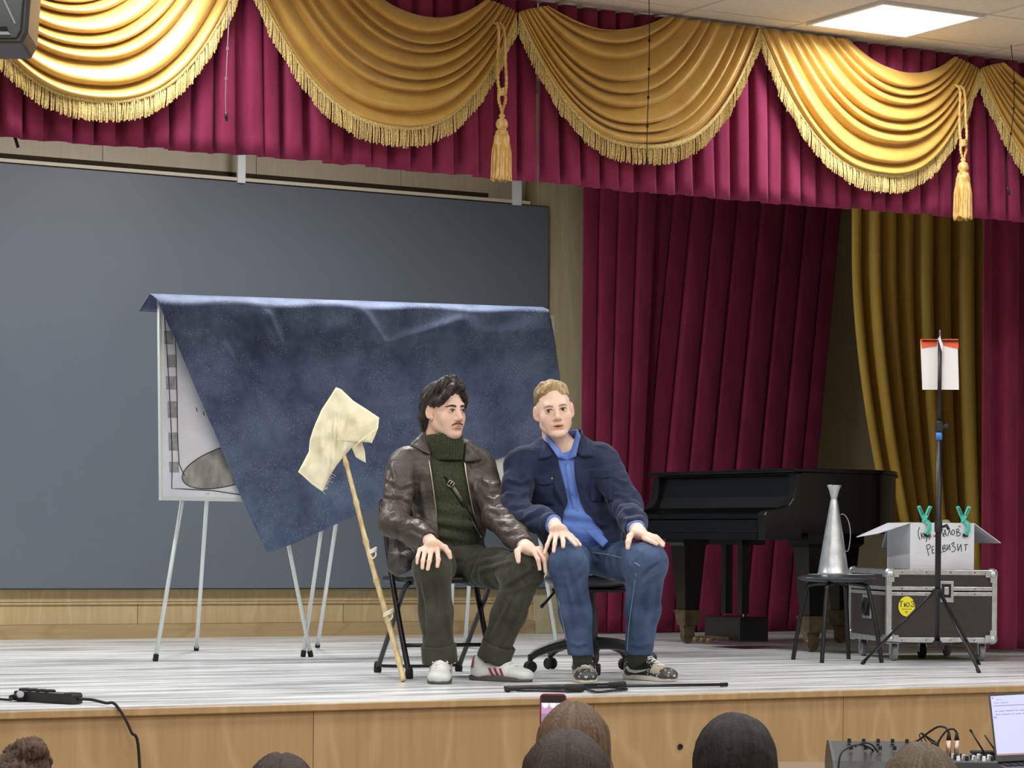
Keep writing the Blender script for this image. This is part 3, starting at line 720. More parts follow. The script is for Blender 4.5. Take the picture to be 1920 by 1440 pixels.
sa_, sb_ = onz(34, 1314, 0), onz(147, 1321, 0)
ps = thing('power_strip', 'black multi socket power strip lying on the stage floor', 'power strip', (sa_ + sb_) / 2)
ex = (sb_ - sa_).normalized(); ey = Vector((-ex.y, ex.x, 0)); Mp = Matrix((ex, ey, up)).transposed(); Lp = (sb_ - sa_).length
MB().box((sa_ + sb_) / 2 + up * .0205, (Lp * .98, .055, .038), M=Mp).build('body', M_blackp, ps, bevel=.006)
for k in range(4): MB().lathe([(.022, 0), (.022, .007), (.017, .009), (.016, .004), (.001, .004)], sa_ + ex * (.035 + .043 * k) + up * .0395, 18).build('socket', M_rubber, ps, smooth=False)
MB().box(sb_ - ex * .03 + up * .0335, (.05, .05, .018), M=Mp).build('switch_end', M_rubber, ps, bevel=.005)
pp = sa_ + ex * .03 - ey * .034; plug = MB().tube([sa_ - ex * .005 - ey * .034 + up * .014, pp + up * .017, pp + ex * .035 + up * .02], [.009, .014, .017], 10).build('plug', M_rubber, ps, smooth=True)
MB().lathe([(.015, 0), (.013, .006), (.001, .008)], pp + ex * .028 - ey * .012 + up * .028, 10, Matrix.Rotation(1.2, 3, 'X')).build('tape', mat('tape_grey', rgb(150, 150, 155), .5), ps)
pth = [sb_ + up * .02, onz(175, 1310, .02), onz(200, 1318, .012), Vector(onz(206, 1326, .012))]
ed = ony(222, 1334, YF - .018); e2 = ony(245, 1370, YF - .05); e3 = ony(262, 1440, YF - .04); e4 = Vector((e3.x + .02, e3.y, ZH + .01))
pth = [sb_ + up * .02, onz(172, 1312, .018), onz(198, 1318, .012), Vector((ed.x - .004, YF - .004, .008)), e2, e3, e4]
cb = MB().tube(spline(pth, 8), .0055, 8).build('cable', M_rubber, ps, smooth=True)
MB().tube(spline([sa_ - ex * .005 - ey * .034 + up * .014, onz(15, 1312, .008), onz(-60, 1305, .008)], 8), .0045, 8).build('cable', M_rubber, ps, smooth=True)
# ------------------------------------------------------------------ grand piano
al = math.radians(29); dA = 14.2
pa = gp(1432, dA)
pr = math.atan2(-sn, cs)          # camera right, as an angle in the plan
prz = pr + al
gpn = thing('grand_piano', 'black grand piano standing before the red curtains', 'piano', pa, prz)
M_lac = mat('black_lacquer', rgb(8, 8, 10), 0.22, spec=.35)
M_lacm = mat('black_satin_lacquer', rgb(14, 14, 16), 0.3, spec=.4)
M_brass = mat('brass', rgb(112, 98, 70), .45, .5, rgb(84, 72, 52), 20)
L_, WID = 1.52, 1.48
def outline(off=0.0):
    P = [(.24, 0 - off)]
    P += [(.62, -off), (.80, .03 - off), (.95, .12 - off * .8), (1.08, .26 - off * .7), (1.18, .42 - off * .7), (1.28, .56 - off * .7), (1.38, .66 - off), (1.47 + off * .5, .78 - off * .5), (1.52 + off, .95), (1.52 + off, 1.18), (1.46 + off, 1.36), (1.34, 1.45 + off), (1.2, WID + off), (.24, WID + off)]
    pts = [Vector((x, y, 0)) for x, y in P]
    mid = spline(pts[1:-1], 5)
    return [pts[0]] + mid + [pts[-1]]
rim = outline()
MB().prism([(p.x, p.y, .66) for p in rim], (0, 0, .33)).build('case', M_lac, gpn, world=False)
ou = outline(.02); MB().prism([(p.x - (.06 if p.x < .3 else 0), p.y, .993) for p in ou], (0, 0, .022)).build('lid', M_lac, gpn, world=False, bevel=.004)
# arms with the S profile
prof = [(0, .62), (0, .755), (.012, .775), (.05, .782), (.11, .79), (.16, .81), (.19, .85), (.20, .90), (.205, .985), (.245, .985), (.245, .62)]
for y0_ in (0.0, WID - .07): MB().prism([(x, y0_, z) for x, z in prof], (0, .07, 0)).build('arm', M_lacm, gpn, world=False, bevel=.003)
MB().box((.125, WID / 2, .64), (.25, WID - .15, .04)).build('key_bed', M_lac, gpn, world=False)
MB().box((.012, WID / 2, .695), (.022, WID - .145, .065)).build('key_slip', M_lac, gpn, world=False, bevel=.003)
MB().prism([(x, .072, z) for x, z in ((.02, .735), (.02, .76), (.15, .775), (.19, .80), (.215, .86), (.24, .985), (.243, .985), (.243, .735))], (0, WID - .144, 0)).build('fallboard', M_lac, gpn, world=False)
MB().box((.24, .62, .945), (.008, .006, .018)).build('lock', M_chrome, gpn, world=False)
for x, y in ((.40, .12), (.36, WID - .16), (1.32, 1.1)):
    lg = MB(); h0, h1 = .19, .66
    def ring(w, z): return [(x - w, y - w, z), (x + w, y - w, z), (x + w, y + w, z), (x - w, y + w, z)]
    R_ = [ring(.045, h0), ring(.075, .58), ring(.095, .60), ring(.095, h1)]
    lg.add([p for r in R_ for p in r], [(3, 2, 1, 0), (12, 13, 14, 15)] + [(i * 4 + k, i * 4 + (k + 1) % 4, i * 4 + 4 + (k + 1) % 4, i * 4 + 4 + k) for i in range(3) for k in range(4)])
    o = lg.build('leg', M_lacm, gpn, world=False)
    cp = MB(); cp.add([p for r in (ring(.046, .11), ring(.058, .19), ring(.062, .19), ring(.062, .20)) for p in r], [(3, 2, 1, 0), (12, 13, 14, 15)] + [(i * 4 + k, i * 4 + (k + 1) % 4, i * 4 + 4 + (k + 1) % 4, i * 4 + 4 + k) for i in range(3) for k in range(4)])
    cp.build('brass_ferrule', M_brass, o, world=False)
    MB().prism([(x - .045, y - .022, .11), (x + .045, y - .022, .11), (x + .03, y - .022, .05), (x - .03, y - .022, .035)], (0, .044, 0)).build('castor_fork', M_brass, o, world=False)
    MB().lathe([(.01, -.02), (.04, -.02), (.044, -.01), (.044, .01), (.04, .02), (.01, .02)], (x - .0, y, .0455), 20, Matrix.Rotation(PI / 2, 3, 'X')).build('castor', M_brass, o, world=False)
ly = MB()
for s in (-.085, .085): ly.box((.30, .73 + s, .43), (.05, .045, .47))
ly.build('lyre_post', M_lacm, gpn, world=False)
ly2 = MB().box((.31, .73, .11), (.20, .36, .14)).build('lyre_box', M_lacm, gpn, world=False, bevel=.006)
MB().box((.31, .73, .62), (.16, .34, .06)).build('lyre_head', M_lacm, gpn, world=False)
for s in (-.07, 0, .07):
    MB().tube(spline([(.22, .73 + s, .055), (.14, .73 + s, .06), (.09, .73 + s, .05), (.06, .73 + s, .045)], 4), [.009] * 6 + [.013, .016, .017, .017, .017, .014, .008], 10).build('pedal', M_brass, gpn, world=False, smooth=True)
MB().tube([(.34, .70, .18), (.34, .70, .6)], .006, 6).build('pedal_rod', M_chrome, gpn, world=False)

# ------------------------------------------------------------------ stool, sheet, megaphone
feet = [onz(1487, 1237), onz(1541, 1243), onz(1653, 1243), onz(1591, 1236)]
c4 = sum(feet, Vector()) / 4
sg = thing('stool', 'black four legged stool carrying the metal megaphone', 'stool', c4)
zs = .425
M_seat = mat('stool_seat', rgb(44, 47, 54), .4, 0, rgb(38, 41, 47), 10)
sr = Ro
def stool_f(u, v):
    a = 2 * PI * u; ph = PI * v; s_ = max(0, math.sin(ph)) ** .4; ca, sa = math.cos(a), math.sin(a); sq = (abs(ca) ** 4 + abs(sa) ** 4) ** (-.25)
    return tuple(c4 + sr @ Vector((.195 * sq * ca * s_, .160 * sq * sa * s_, .019 * math.cos(ph) + zs)))
MB().grid(stool_f, 40, 12, wrapu=True).build('seat', M_seat, sg, smooth=True)
for f in feet:
    i_ = (c4 - f) * .28; i_.z = 0
    tp = f + i_; tp.z = zs - .028
    ce_ = (c4 - f) * .75; ce_.z = 0; en = f + ce_; en.z = zs - .022
    path = spline([f + up * .001, f.lerp(tp, .5), tp - up * .05, tp + i_ * .28 - up * .008, en], 8)
    lg = MB().tube(path, .0115, 10).build('leg', M_black, sg, smooth=True)
sp = c4 + Vector((0, 0, zs + .0205))
s2 = MB(); q = [at(1515, 1071, 13.45), at(1560, 1080, 13.32), at(1640, 1074, 13.5), at(1590, 1066, 13.6)]
for p in q: p.z = sp.z
s2.prism(q, (0, 0, .001)); tag(s2.build('paper_sheet', M_pw), 'white paper sheet under the megaphone on the stool', 'paper')
mg = gp(1561, 13.43); mz = sp.z + .003
mp_ = thing('megaphone', 'galvanised metal cone megaphone standing upright on the stool', 'megaphone', (mg.x, mg.y, mz))
M_galv = mat('galvanised_steel', rgb(206, 211, 216), .34, .8, rgb(178, 184, 190), 18, rvar=.06)
prof = [(.080, 0), (.081, .004), (.079, .008), (.072, .05), (.050, .19), (.030, .31), (.019, .375), (.0165, .385), (.017, .392), (.026, .43), (.036, .452), (.037, .456), (.034, .456), (.024, .43), (.014, .39)]
MB().lathe(prof, (mg.x, mg.y, mz), 36, caps=False).build('cone', M_galv, mp_, smooth=True)
rt = Vector((cs, -sn, 0)) * .95 + Vector((-sn, -cs, 0)) * .2
hb = Vector((mg.x, mg.y, mz))
hp = [hb + rt * r_ + up * z for r_, z in ((.036, .305), (.055, .305), (.078, .27), (.088, .21), (.084, .15), (.075, .118), (.058, .122))]
hs = spline(hp, 6); hm = MB()
for a_, b_ in zip(hs[:-1], hs[1:]): hm.bar(a_, b_, .016, .003, rt)
hm.build('handle', M_galv, mp_)

# ------------------------------------------------------------------ flight case
A = gp(1662, 13.47); B = gp(1868, 13.56); e1 = (B - A); Wc = e1.length; e1.normalize(); e2 = Vector((-e1.y, e1.x, 0)); Dc = .70
R_c = Matrix((e1, e2, up)).transposed()
fcz = (.097, .358, .366, .473)
fc_ = thing('flight_case', 'black flight case with aluminium edges and yellow round sticker', 'case', A + e1 * Wc / 2 + e2 * Dc / 2)
LC = lambda x, y, z: A + e1 * x + e2 * y + up * z
M_lam = mat('case_laminate', rgb(52, 46, 44), .45, 0, rgb(46, 41, 39), 40)
def cbox(mb, x0, x1, y0, y1, z0, z1): mb.box(LC((x0 + x1) / 2, (y0 + y1) / 2, (z0 + z1) / 2), (x1 - x0, y1 - y0, z1 - z0), M=R_c)
body = MB(); cbox(body, .004, Wc - .004, .004, Dc - .004, fcz[0] + .004, fcz[1]); body.build('body', M_lam, fc_)
lid = MB(); cbox(lid, .004, Wc - .004, .004, Dc - .004, fcz[2], fcz[3] - .004); lid.build('lid', M_lam, fc_)
ew = .026
for (x0, x1, y0, y1) in ((0, Wc, 0, .006), (0, Wc, Dc - .006, Dc), (0, .006, 0, Dc), (Wc - .006, Wc, 0, Dc)):
    for (z0, z1) in ((fcz[0], fcz[0] + ew), (fcz[1] - ew * .75, fcz[1]), (fcz[2], fcz[2] + ew * .75), (fcz[3] - ew, fcz[3])):
        m_ = MB(); cbox(m_, x0, x1, y0, y1, z0, z1); m_.build('edge_profile', M_alu, fc_, bevel=.002)
for (x0, x1) in ((0, ew), (Wc - ew, Wc)):
    for (y0, y1) in ((-.002, ew), (Dc - ew, Dc + .002)):
        m_ = MB(); cbox(m_, x0 - .002 if x0 == 0 else x0, x1 if x0 == 0 else x1 + .002, y0, y1, fcz[0] + .03, fcz[3] - .03); m_.build('corner_post', M_alu, fc_, bevel=.003)
        cx_, cy_ = (x0 + x1) / 2, (y0 + y1) / 2
        for z in (fcz[0] + .018, fcz[3] - .018):
            kx = .0 if x0 == 0 else Wc; ky = 0 if y0 < .1 else Dc; sx = 1 if x0 == 0 else -1; sy = 1 if ky == 0 else -1; sz = 1 if z < .2 else -1; zz = fcz[0] if z < .2 else fcz[3]
            c_ = MB()
            c_.grid(lambda u, v: tuple(LC(kx + sx * .02, ky + sy * .02, zz + sz * .02) + R_c @ Vector((.031 * math.sin(PI * v) * math.cos(2 * PI * u), .031 * math.sin(PI * v) * math.sin(2 * PI * u), .031 * math.cos(PI * v)))), 14, 9, wrapu=True)
            for (dx, dy, dz, bx, by, bz) in ((.04, -.004, .022, .045, .004, .032), (.022, -.004, .042, .03, .004, .045), (-.004, .04, .022, .004, .045, .032)):
                c_.box(LC(kx + sx * dx, ky + sy * dy, zz + sz * dz), (bx, by, bz), M=R_c)
            c_.build('ball_corner', M_alu, fc_, smooth=False)
rv = MB()
for k in range(4):
    for z in (fcz[0] + .013, fcz[1] - .01, fcz[2] + .01, fcz[3] - .013): rv.lathe([(.004, 0), (.0035, .002), (.001, .003)], LC(.08 + k * .13, -.001, z), 8, Matrix.Rotation(PI / 2, 3, 'X') if False else (R_c @ Matrix.Rotation(PI / 2, 3, 'X')))
rv.build('rivets', mat('rivet', rgb(90, 92, 95), .4, .8), fc_)
lt = MB(); cbox(lt, .275, .355, -.006, .0, .305, .415); latch = lt.build('latch_plate', M_alu, fc_, bevel=.002)
lt = MB(); cbox(lt, .29, .34, -.009, -.005, .33, .40); lt.build('latch_recess', mat('latch_dark', rgb(40, 42, 44), .4, .5), latch)
lt = MB(); cbox(lt, .303, .327, -.014, -.008, .345, .385); lt.build('butterfly', M_alu, latch, bevel=.002)
hd = MB(); cbox(hd, -.004, .004, .28, .43, .21, .335); dish = hd.build('handle_dish', M_alu, fc_, bevel=.002)
hd = MB(); cbox(hd, -.0055, -.003, .295, .415, .225, .32); dk = hd.build('handle_recess', M_blackp, dish)
hd = MB(); hd.tube(spline([LC(-.008, .31, .30), LC(-.018, .315, .245), LC(-.018, .395, .245), LC(-.008, .40, .30)], 5), .006, 8); hd.build('grip', M_rubber, dish, smooth=True)
for (x, y) in ((.06, .07), (Wc - .06, .07), (.06, Dc - .07), (Wc - .06, Dc - .07), (Wc * .5, .33)):
    p = LC(x, y, 0); w_ = MB().lathe([(.008, -.015), (.036, -.015), (.042, -.011), (.042, .011), (.036, .015), (.008, .015)], p + up * .0425, 22, R_c @ Matrix.Rotation(PI / 2, 3, 'Y') if True else None)
    castor = w_.build('castor', mat('castor_grey', rgb(120, 124, 128), .6) if x != Wc * .5 else M_rubber, fc_)
    fk = MB()
    for s in (-1, 1): fk.box(p + e1 * .019 * s + up * .065, (.004, .03, .06), M=R_c)
    fk.box(p + up * .0935, (.06, .06, .006), M=R_c); fk.build('castor_fork', M_alu, castor)
# sticker
nf = -e2; pf = LC(0, -.0005, 0)
sc0 = on_plane(1700, 1137, pf + nf * .0012, nf); M_yel = mat('sticker_yellow', rgb(236, 224, 40), .5)
st = MB(); st.add([sc0 + e1 * .044 * math.cos(2 * PI * k / 32) + up * .052 * math.sin(2 * PI * k / 32) for k in range(32)], [tuple(range(32))]); stk = st.build('sticker', M_yel, fc_)
def text(s, size, c, ex, ey, m, parent, name='lettering', shear=0.0):
    cu = bpy.data.curves.new(name, 'FONT'); cu.body = s; cu.size = size; cu.align_x = 'CENTER'; cu.align_y = 'CENTER'; cu.extrude = 0.0002; cu.resolution_u = 3
    o = bpy.data.objects.new(name, cu); COL.objects.link(o)
    dg = bpy.context.evaluated_depsgraph_get(); me = bpy.data.meshes.new_from_object(o.evaluated_get(dg)); COL.objects.unlink(o); bpy.data.objects.remove(o)
    ez = Vector(ex).cross(Vector(ey)); Mx = Matrix((ex, ey, ez)).transposed().to_4x4(); Mx.translation = c
    me.transform(W(parent).inverted() @ Mx); me.materials.clear()
    return link(name, me, m, parent)
text('ТюЗ', .042, sc0 + nf * .0012 + up * .010, e1, up, M_ink, stk)
ln_ = MB(); ribbon(ln_, [sc0 + nf * .0012 + e1 * x + up * -.014 for x in (-.028, .028)], .002, nf); ln_.build('sticker_line', M_ink, stk)
text('81', .015, sc0 + nf * .0012 + up * -.029, e1, up, M_ink, stk)

# ------------------------------------------------------------------ white prop box with clamps
a_box = on_plane(1706, 1069, LC(0, .06, 0), -e2); a_box.z = fcz[3] + .001
bw, bd, bh = .345, .40, .243
bx_ = thing('prop_box', 'open white cardboard box with handwriting on the flight case', 'box', a_box + e1 * bw / 2 + e2 * bd / 2)
M_card = mat('white_card', rgb(226, 229, 236), .7, 0, rgb(214, 218, 228), 4, bump=.2, bscale=7, bdist=.02)
BX = lambda x, y, z: a_box + e1 * x + e2 * y + up * z
def bbox_(x0, x1, y0, y1, z0, z1, nm): return MB().box(BX((x0 + x1) / 2, (y0 + y1) / 2, (z0 + z1) / 2), (x1 - x0, y1 - y0, z1 - z0), M=R_c).build(nm, M_card, bx_)
th_ = .005
bbox_(0, bw, 0, th_, 0, bh, 'front_wall'); bbox_(0, bw, bd - th_, bd, 0, bh, 'back_wall'); bbox_(0, th_, th_, bd - th_, 0, bh, 'side_wall'); bbox_(bw - th_, bw, th_, bd - th_, 0, bh, 'side_wall'); bbox_(th_, bw - th_, th_, bd - th_, 0, th_, 'bottom')
def flap(P, nm='flap'): MB().prism([BX(*p) for p in P], (0, 0, -.004)).build(nm, M_card, bx_)
flap([(0, 0, bh), (0, bd, bh), (-.17, bd, bh - .075), (-.17, 0, bh - .055)])
flap([(bw, 0, bh), (bw + .145, 0, bh - .10), (bw + .145, bd, bh - .10), (bw, bd, bh)])
flap([(0, bd, bh), (bw, bd, bh), (bw, bd + .10, bh - .13), (0, bd + .10, bh - .13)])
nb = -e2; pb0 = BX(0, -.0012, 0); K = lambda x, y: on_plane(1700 + x / 9.6, 930 + y / 9.6, pb0, nb)
hw = MB()
def loop(cx, cy, rx, ry, n=14): return [(cx + rx * math.cos(2 * PI * k / n), cy + ry * math.sin(2 * PI * k / n)) for k in range(n + 1)]
for s_ in ([(235, 560), (207, 630), (210, 710), (238, 790)], [(255, 660), (275, 770)], [(305, 660), (268, 705), (325, 770)], [(330, 690), (352, 745)], [(385, 680), (365, 750), (350, 830)], loop(408, 718, 26, 30), [(410, 650), (408, 790)],
           [(458, 738), (462, 746)], [(486, 705), (492, 740)], [(505, 705), (510, 735)], [(590, 600), (685, 735)], [(660, 590), (560, 730)], [(655, 730), (690, 600), (716, 722)], [(664, 682), (712, 680)], [(740, 722), (770, 610), (803, 706)], loop(836, 655, 25, 48),
           [(895, 600), (906, 725)], [(895, 600), (938, 592), (940, 630), (905, 655), (962, 662), (960, 708), (906, 725)], [(938, 535), (940, 562)], [(960, 533), (962, 560)],
           [(355, 890), (400, 1078)], [(355, 890), (400, 868), (432, 898), (412, 948), (372, 962)], [(450, 918), (462, 1036), (500, 1020)], [(450, 918), (492, 900)], [(456, 975), (492, 965)], [(545, 890), (560, 1010)], [(600, 880), (556, 950), (635, 1022)],
           [(645, 900), (656, 1005)], [(645, 900), (690, 880), (692, 920), (655, 945), (712, 950), (706, 990), (656, 1005)], [(725, 870), (735, 975), (772, 870), (782, 982)], [(800, 870), (848, 830), (850, 868), (820, 900), (872, 920), (880, 970), (840, 1006), (808, 1000)],
           [(915, 865), (925, 990), (978, 868), (988, 1000)], [(1028, 882), (1106, 868)], [(1066, 876), (1060, 985)]):
    seg = [s_[0]]
    for i_ in range(1, len(s_)):
        seg.append(s_[i_])
        sharp_ = False
        if i_ < len(s_) - 1:
            a1 = math.atan2(s_[i_][1] - s_[i_ - 1][1], s_[i_][0] - s_[i_ - 1][0]); a2 = math.atan2(s_[i_ + 1][1] - s_[i_][1], s_[i_ + 1][0] - s_[i_][0]); da = abs((a2 - a1 + PI) % (2 * PI) - PI); sharp_ = da > 1.0
        if sharp_ or i_ == len(s_) - 1: ribbon(hw, [K(x, y) for x, y in seg], .0042, nb); seg = [s_[i_]]
hw.build('handwriting', M_ink, bx_)
M_teal = mat('teal_plastic', rgb(82, 206, 184), .4)
for q, (px, lab) in enumerate(((1733, 'teal spring clamp on the box rim above the bracketed word'), (1806, 'teal spring clamp on the box rim near its right corner'))):
    c_ = on_plane(px, 981, BX(0, 0, 0), nb); c_.z = a_box.z + bh
    t = thing('spring_clamp', lab, 'clamp', c_ - up * .05, group='teal spring clamps')
    fr_ = nb
    for s in (-1, 1):
        # handle above, jaw below, crossing at the pivot
        hx = -s
        jaw = spline([c_ + up * .012 + e1 * .006 * hx * 0, c_ + e1 * .020 + fr_ * .018 * s + up * -.004, c_ + e1 * .022 + fr_ * .020 * s + up * -.035, c_ + e1 * .010 + fr_ * .008 * s + up * -.06], 6) if True else None
        hnd = [c_ + up * .012, c_ + e1 * (.035 * (-s)) + up * .085 + fr_ * .012 * s]
        pc = MB()
        for a_, b_ in zip(jaw[:-1], jaw[1:]): pc.bar(a_, b_, .020, .011, fr_)
        pc.bar(hnd[0] - (hnd[1] - hnd[0]) * .15, hnd[1], .016, .020, fr_)
        pc.build('clamp_half', M_teal, t, bevel=.003)
        MB().bar(hnd[0].lerp(hnd[1], .35) + fr_ * .0108, hnd[0].lerp(hnd[1], .92) + fr_ * .0108, .008, .002, fr_).build('grip_inset', mat('teal_dark', rgb(40, 120, 110), .5), t)
        MB().box(c_ + e1 * .010 + fr_ * .008 * s + up * -.064, (.026, .010, .016), M=R_c).build('jaw_pad', M_rubber, t)
    MB().tube([c_ + up * .012 - fr_ * .014, c_ + up * .012 + fr_ * .014], .008, 12).build('pivot', M_teal, t, smooth=True)
lump = on_plane(1773, 983, BX(0, .12, 0), nb)
lm = MB().grid(lambda u, v: tuple(lump + up * -.03 + R_c @ Vector((.034 * math.sin(PI * v) ** .7 * math.cos(2 * PI * u), .05 * math.sin(PI * v) ** .7 * math.sin(2 * PI * u), .055 * math.cos(PI * v) if v < .5 else .19 * math.cos(PI * v)))), 20, 14, wrapu=True)
tag(lm.build('felt_hat', mat('beige_felt', rgb(150, 146, 124), .9, 0, rgb(136, 132, 110), 20), smooth=True), 'beige rounded felt thing poking out of the white box', 'hat')

# ------------------------------------------------------------------ tripod light stand with a sheet
ds = 12.85; sb = gp(1757, ds)
ls = thing('tripod_stand', 'tall black tripod stand holding a white sheet with orange tape', 'stand', sb)
ztop = at(1761, 640, ds)[2]; zc_ = at(1757, 800, ds)[2]
MB().tube([sb + up * .12, sb + up * zc_], .0145, 14).build('lower_pole', M_black, ls, smooth=True)
MB().tube([sb + up * zc_, sb + up * (ztop)], .010, 12).build('upper_pole', M_black, ls, smooth=True)
MB().lathe([(.010, 0), (.010, .02), (.006, .022), (.006, .05), (.004, .056)], sb + up * ztop, 12).build('spigot', M_chrome, ls, smooth=False)
MB().lathe([(.018, -.025), (.020, -.02), (.020, .02), (.013, .028)], sb + up * zc_, 14).build('collar', M_blackp, ls, smooth=False)
MB().tube([sb + up * zc_ + right * .018, sb + up * (zc_ + .006) + right * .042], [.006, .013], 10).build('knob', M_blackp, ls)
MB().lathe([(.0155, -.025), (.0155, .012)], sb + up * (zc_ - .04), 14).build('tape_band', mat('blue_tape', rgb(50, 120, 200), .5), ls, smooth=True)
zt1_ = at(1757, 1112, ds)[2]; zt2 = at(1757, 1207, ds)[2]
MB().lathe([(.026, -.018), (.026, .018), (.016, .022)], sb + up * zt1_, 14).build('leg_collar', M_blackp, ls)
MB().lathe([(.022, -.014), (.022, .014)], sb + up * zt2, 14).build('brace_collar', M_blackp, ls)
MB().lathe([(.019, -.025), (.02, .0), (.019, .03)], sb + up * (at(1757, 988, ds)[2]), 14).build('collar', M_blackp, ls)
MB().tube([sb + up * at(1757, 988, ds)[2] + right * .018, sb + up * (at(1757, 985, ds)[2]) + right * .04, sb + up * (at(1757, 993, ds)[2]) + right * .052], [.006, .010, .008], 8).build('knob', M_blackp, ls, smooth=True)
f1_, f2_ = onz(1616, 1246), onz(1836, 1262); f3_ = sb * 3 - f1_ - f2_; f3_.z = 0
f3_ = sb + (f3_ - sb).normalized() * ((f1_ - sb).length)
for f in (f1_, f2_, f3_):
    dr = (f - sb).normalized(); tp = sb + dr * .028 + up * zt1_
    lg = MB().tube([f + up * .006, tp], .0075, 8).build('leg', M_black, ls, smooth=True)
    MB().tube([f + up * .001, f.lerp(tp, .04) + up * .002], .010, 8).build('rubber_tip', M_rubber, lg)
    MB().bar(sb + dr * .022 + up * zt2, f.lerp(tp, .32), .012, .004).build('brace', M_black, ls)
zb1 = at(1757, 637, ds)[2]
MB().tube([sb - right * .085 + fwd * .016 + up * (zb1 - .004), sb + right * .095 + fwd * .016 + up * (zb1 - .004)], .004, 8).build('cross_wire', M_black, ls)
pq = [at(1727, 636, ds) + fwd * .024, at(1797, 635, ds) + fwd * .024, at(1800, 730, ds) + fwd * .03, at(1731, 730, ds) + fwd * .026]
tag(MB().prism(pq, fwd * .0015).build('sheet', M_pw, ls), 'white paper sheet')
M_or = mat('orange_tape', rgb(238, 92, 40), .5)
for a_, b_ in ((1727, 1757), (1768, 1798)):
    MB().prism([at(a_, 635, ds) + fwd * .021, at(b_, 635, ds) + fwd * .021, at(b_ + 1, 648 if a_ < 1740 else 653, ds) + fwd * .021, at(a_ + 3, 652 if a_ < 1740 else 647, ds) + fwd * .021], fwd * .002).build('tape', M_or, ls)
MB().prism([at(1758, 634, ds) - fwd * .011, at(1763, 634, ds) - fwd * .011, at(1767, 648, ds) - fwd * .012, at(1766, 661, ds) - fwd * .012], fwd * .002).build('paper_strip', M_pw, ls)

# ------------------------------------------------------------------ hanging microphones, loudspeaker
def mic(px, py0, py1, Y, bend, label, m):
    p = ony(px, py1, Y); t = thing('hanging_microphone', label, 'microphone', p, group='thin microphones hanging from the ceiling')
    top = Vector((p.x, p.y, ZC + .004)); hgt = top.z - p.z
    path = [top] + [Vector((p.x + bend * .02 * math.sin(q * 5), p.y, top.z - hgt * q)) for q in (.2, .4, .6, .75, .87)] + [p + Vector((-bend * .012, 0, .035))]
    MB().tube(spline(path, 6), .0022, 6).build('cable', m, t, smooth=True)
    MB().tube([p + Vector((-bend * .012, 0, .04)), p + Vector((-bend * .006, 0, .02)), p], [.004, .0075, .005], 10).build('capsule', M_blackp, t, smooth=True)
    for k in range(4):
        z = top.z - hgt * (.25 + .17 * k); MB().box((p.x + bend * .02 * math.sin((.25 + .17 * k) * 5), p.y, z), (.008, .008, .012)).build('cable_clip', m, t)
M_cab = mat('cable_grey', rgb(120, 110, 116), .6)
mic(425, 0, 227, YP - .32, .3, 'grey hanging microphone cable left, before the leftmost swags', M_cab)
mic(1214, 0, 312, YP - .32, .2, 'black hanging microphone cable before the middle swag', M_rubber)
mic(1893, 0, 366, YP - .32, 1.2, 'dark hanging microphone cable with a hooked end at the right', M_rubber)
# loudspeaker near the upper left corner
sd = 9.2; lsps = at(-60, 0, sd)
sk_ = thing('loudspeaker', 'black loudspeaker hanging in the upper left corner of the photo', 'loudspeaker', at(-30, 84, sd))
def SP(x, y, q=0): return at(x, y, sd) + fwd * q
fp = [(-150, 82), (40, 83), (52, 60), (60, -40), (66, -260), (-170, -260), (-165, 60)]
MB().prism([SP(*p) for p in fp], fwd * .30 - right * .02).build('cabinet', mat('speaker_shell', rgb(46, 48, 50), .45), sk_, bevel=.012)
fq = [(-140, 72), (32, 72), (40, 58), (48, -40), (54, -250), (-160, -250)]
bf = MB().prism([SP(x, y, -.012) for x, y in fq], fwd * .014).build('baffle', mat('speaker_baffle', rgb(58, 64, 66), .3, 0, rgb(50, 56, 58), 6), sk_, bevel=.004)
MB().prism([SP(x, y, -.016) for x, y in ((-40, 54), (14, 51), (20, 66), (-40, 67))], fwd * .004).build('port', M_rubber, sk_)
MB().prism([SP(x, y, -.018) for x, y in ((-40, 61), (17, 61), (22, 67), (-40, 67))], fwd * .004).build('port_lip', mat('lip', rgb(150, 160, 160), .3), sk_)
MB().bar(SP(4, -10, -.016), SP(30, 46, -.014), .006, .006).build('horn_edge', mat('horn', rgb(150, 160, 160), .3), sk_)
MB().lathe([(.11, 0), (.10, .004), (.05, .03), (.001, .04)], SP(-60, -60, -.016), 28, Matrix((right, up, -fwd)).transposed()).build('woofer', M_rubber, sk_)
mt_ = SP(-40, -260, .15); MB().tube([mt_ - up * .05, Vector((mt_.x, mt_.y, ZC + .01))], .018, 10).build('mount', M_black, sk_)
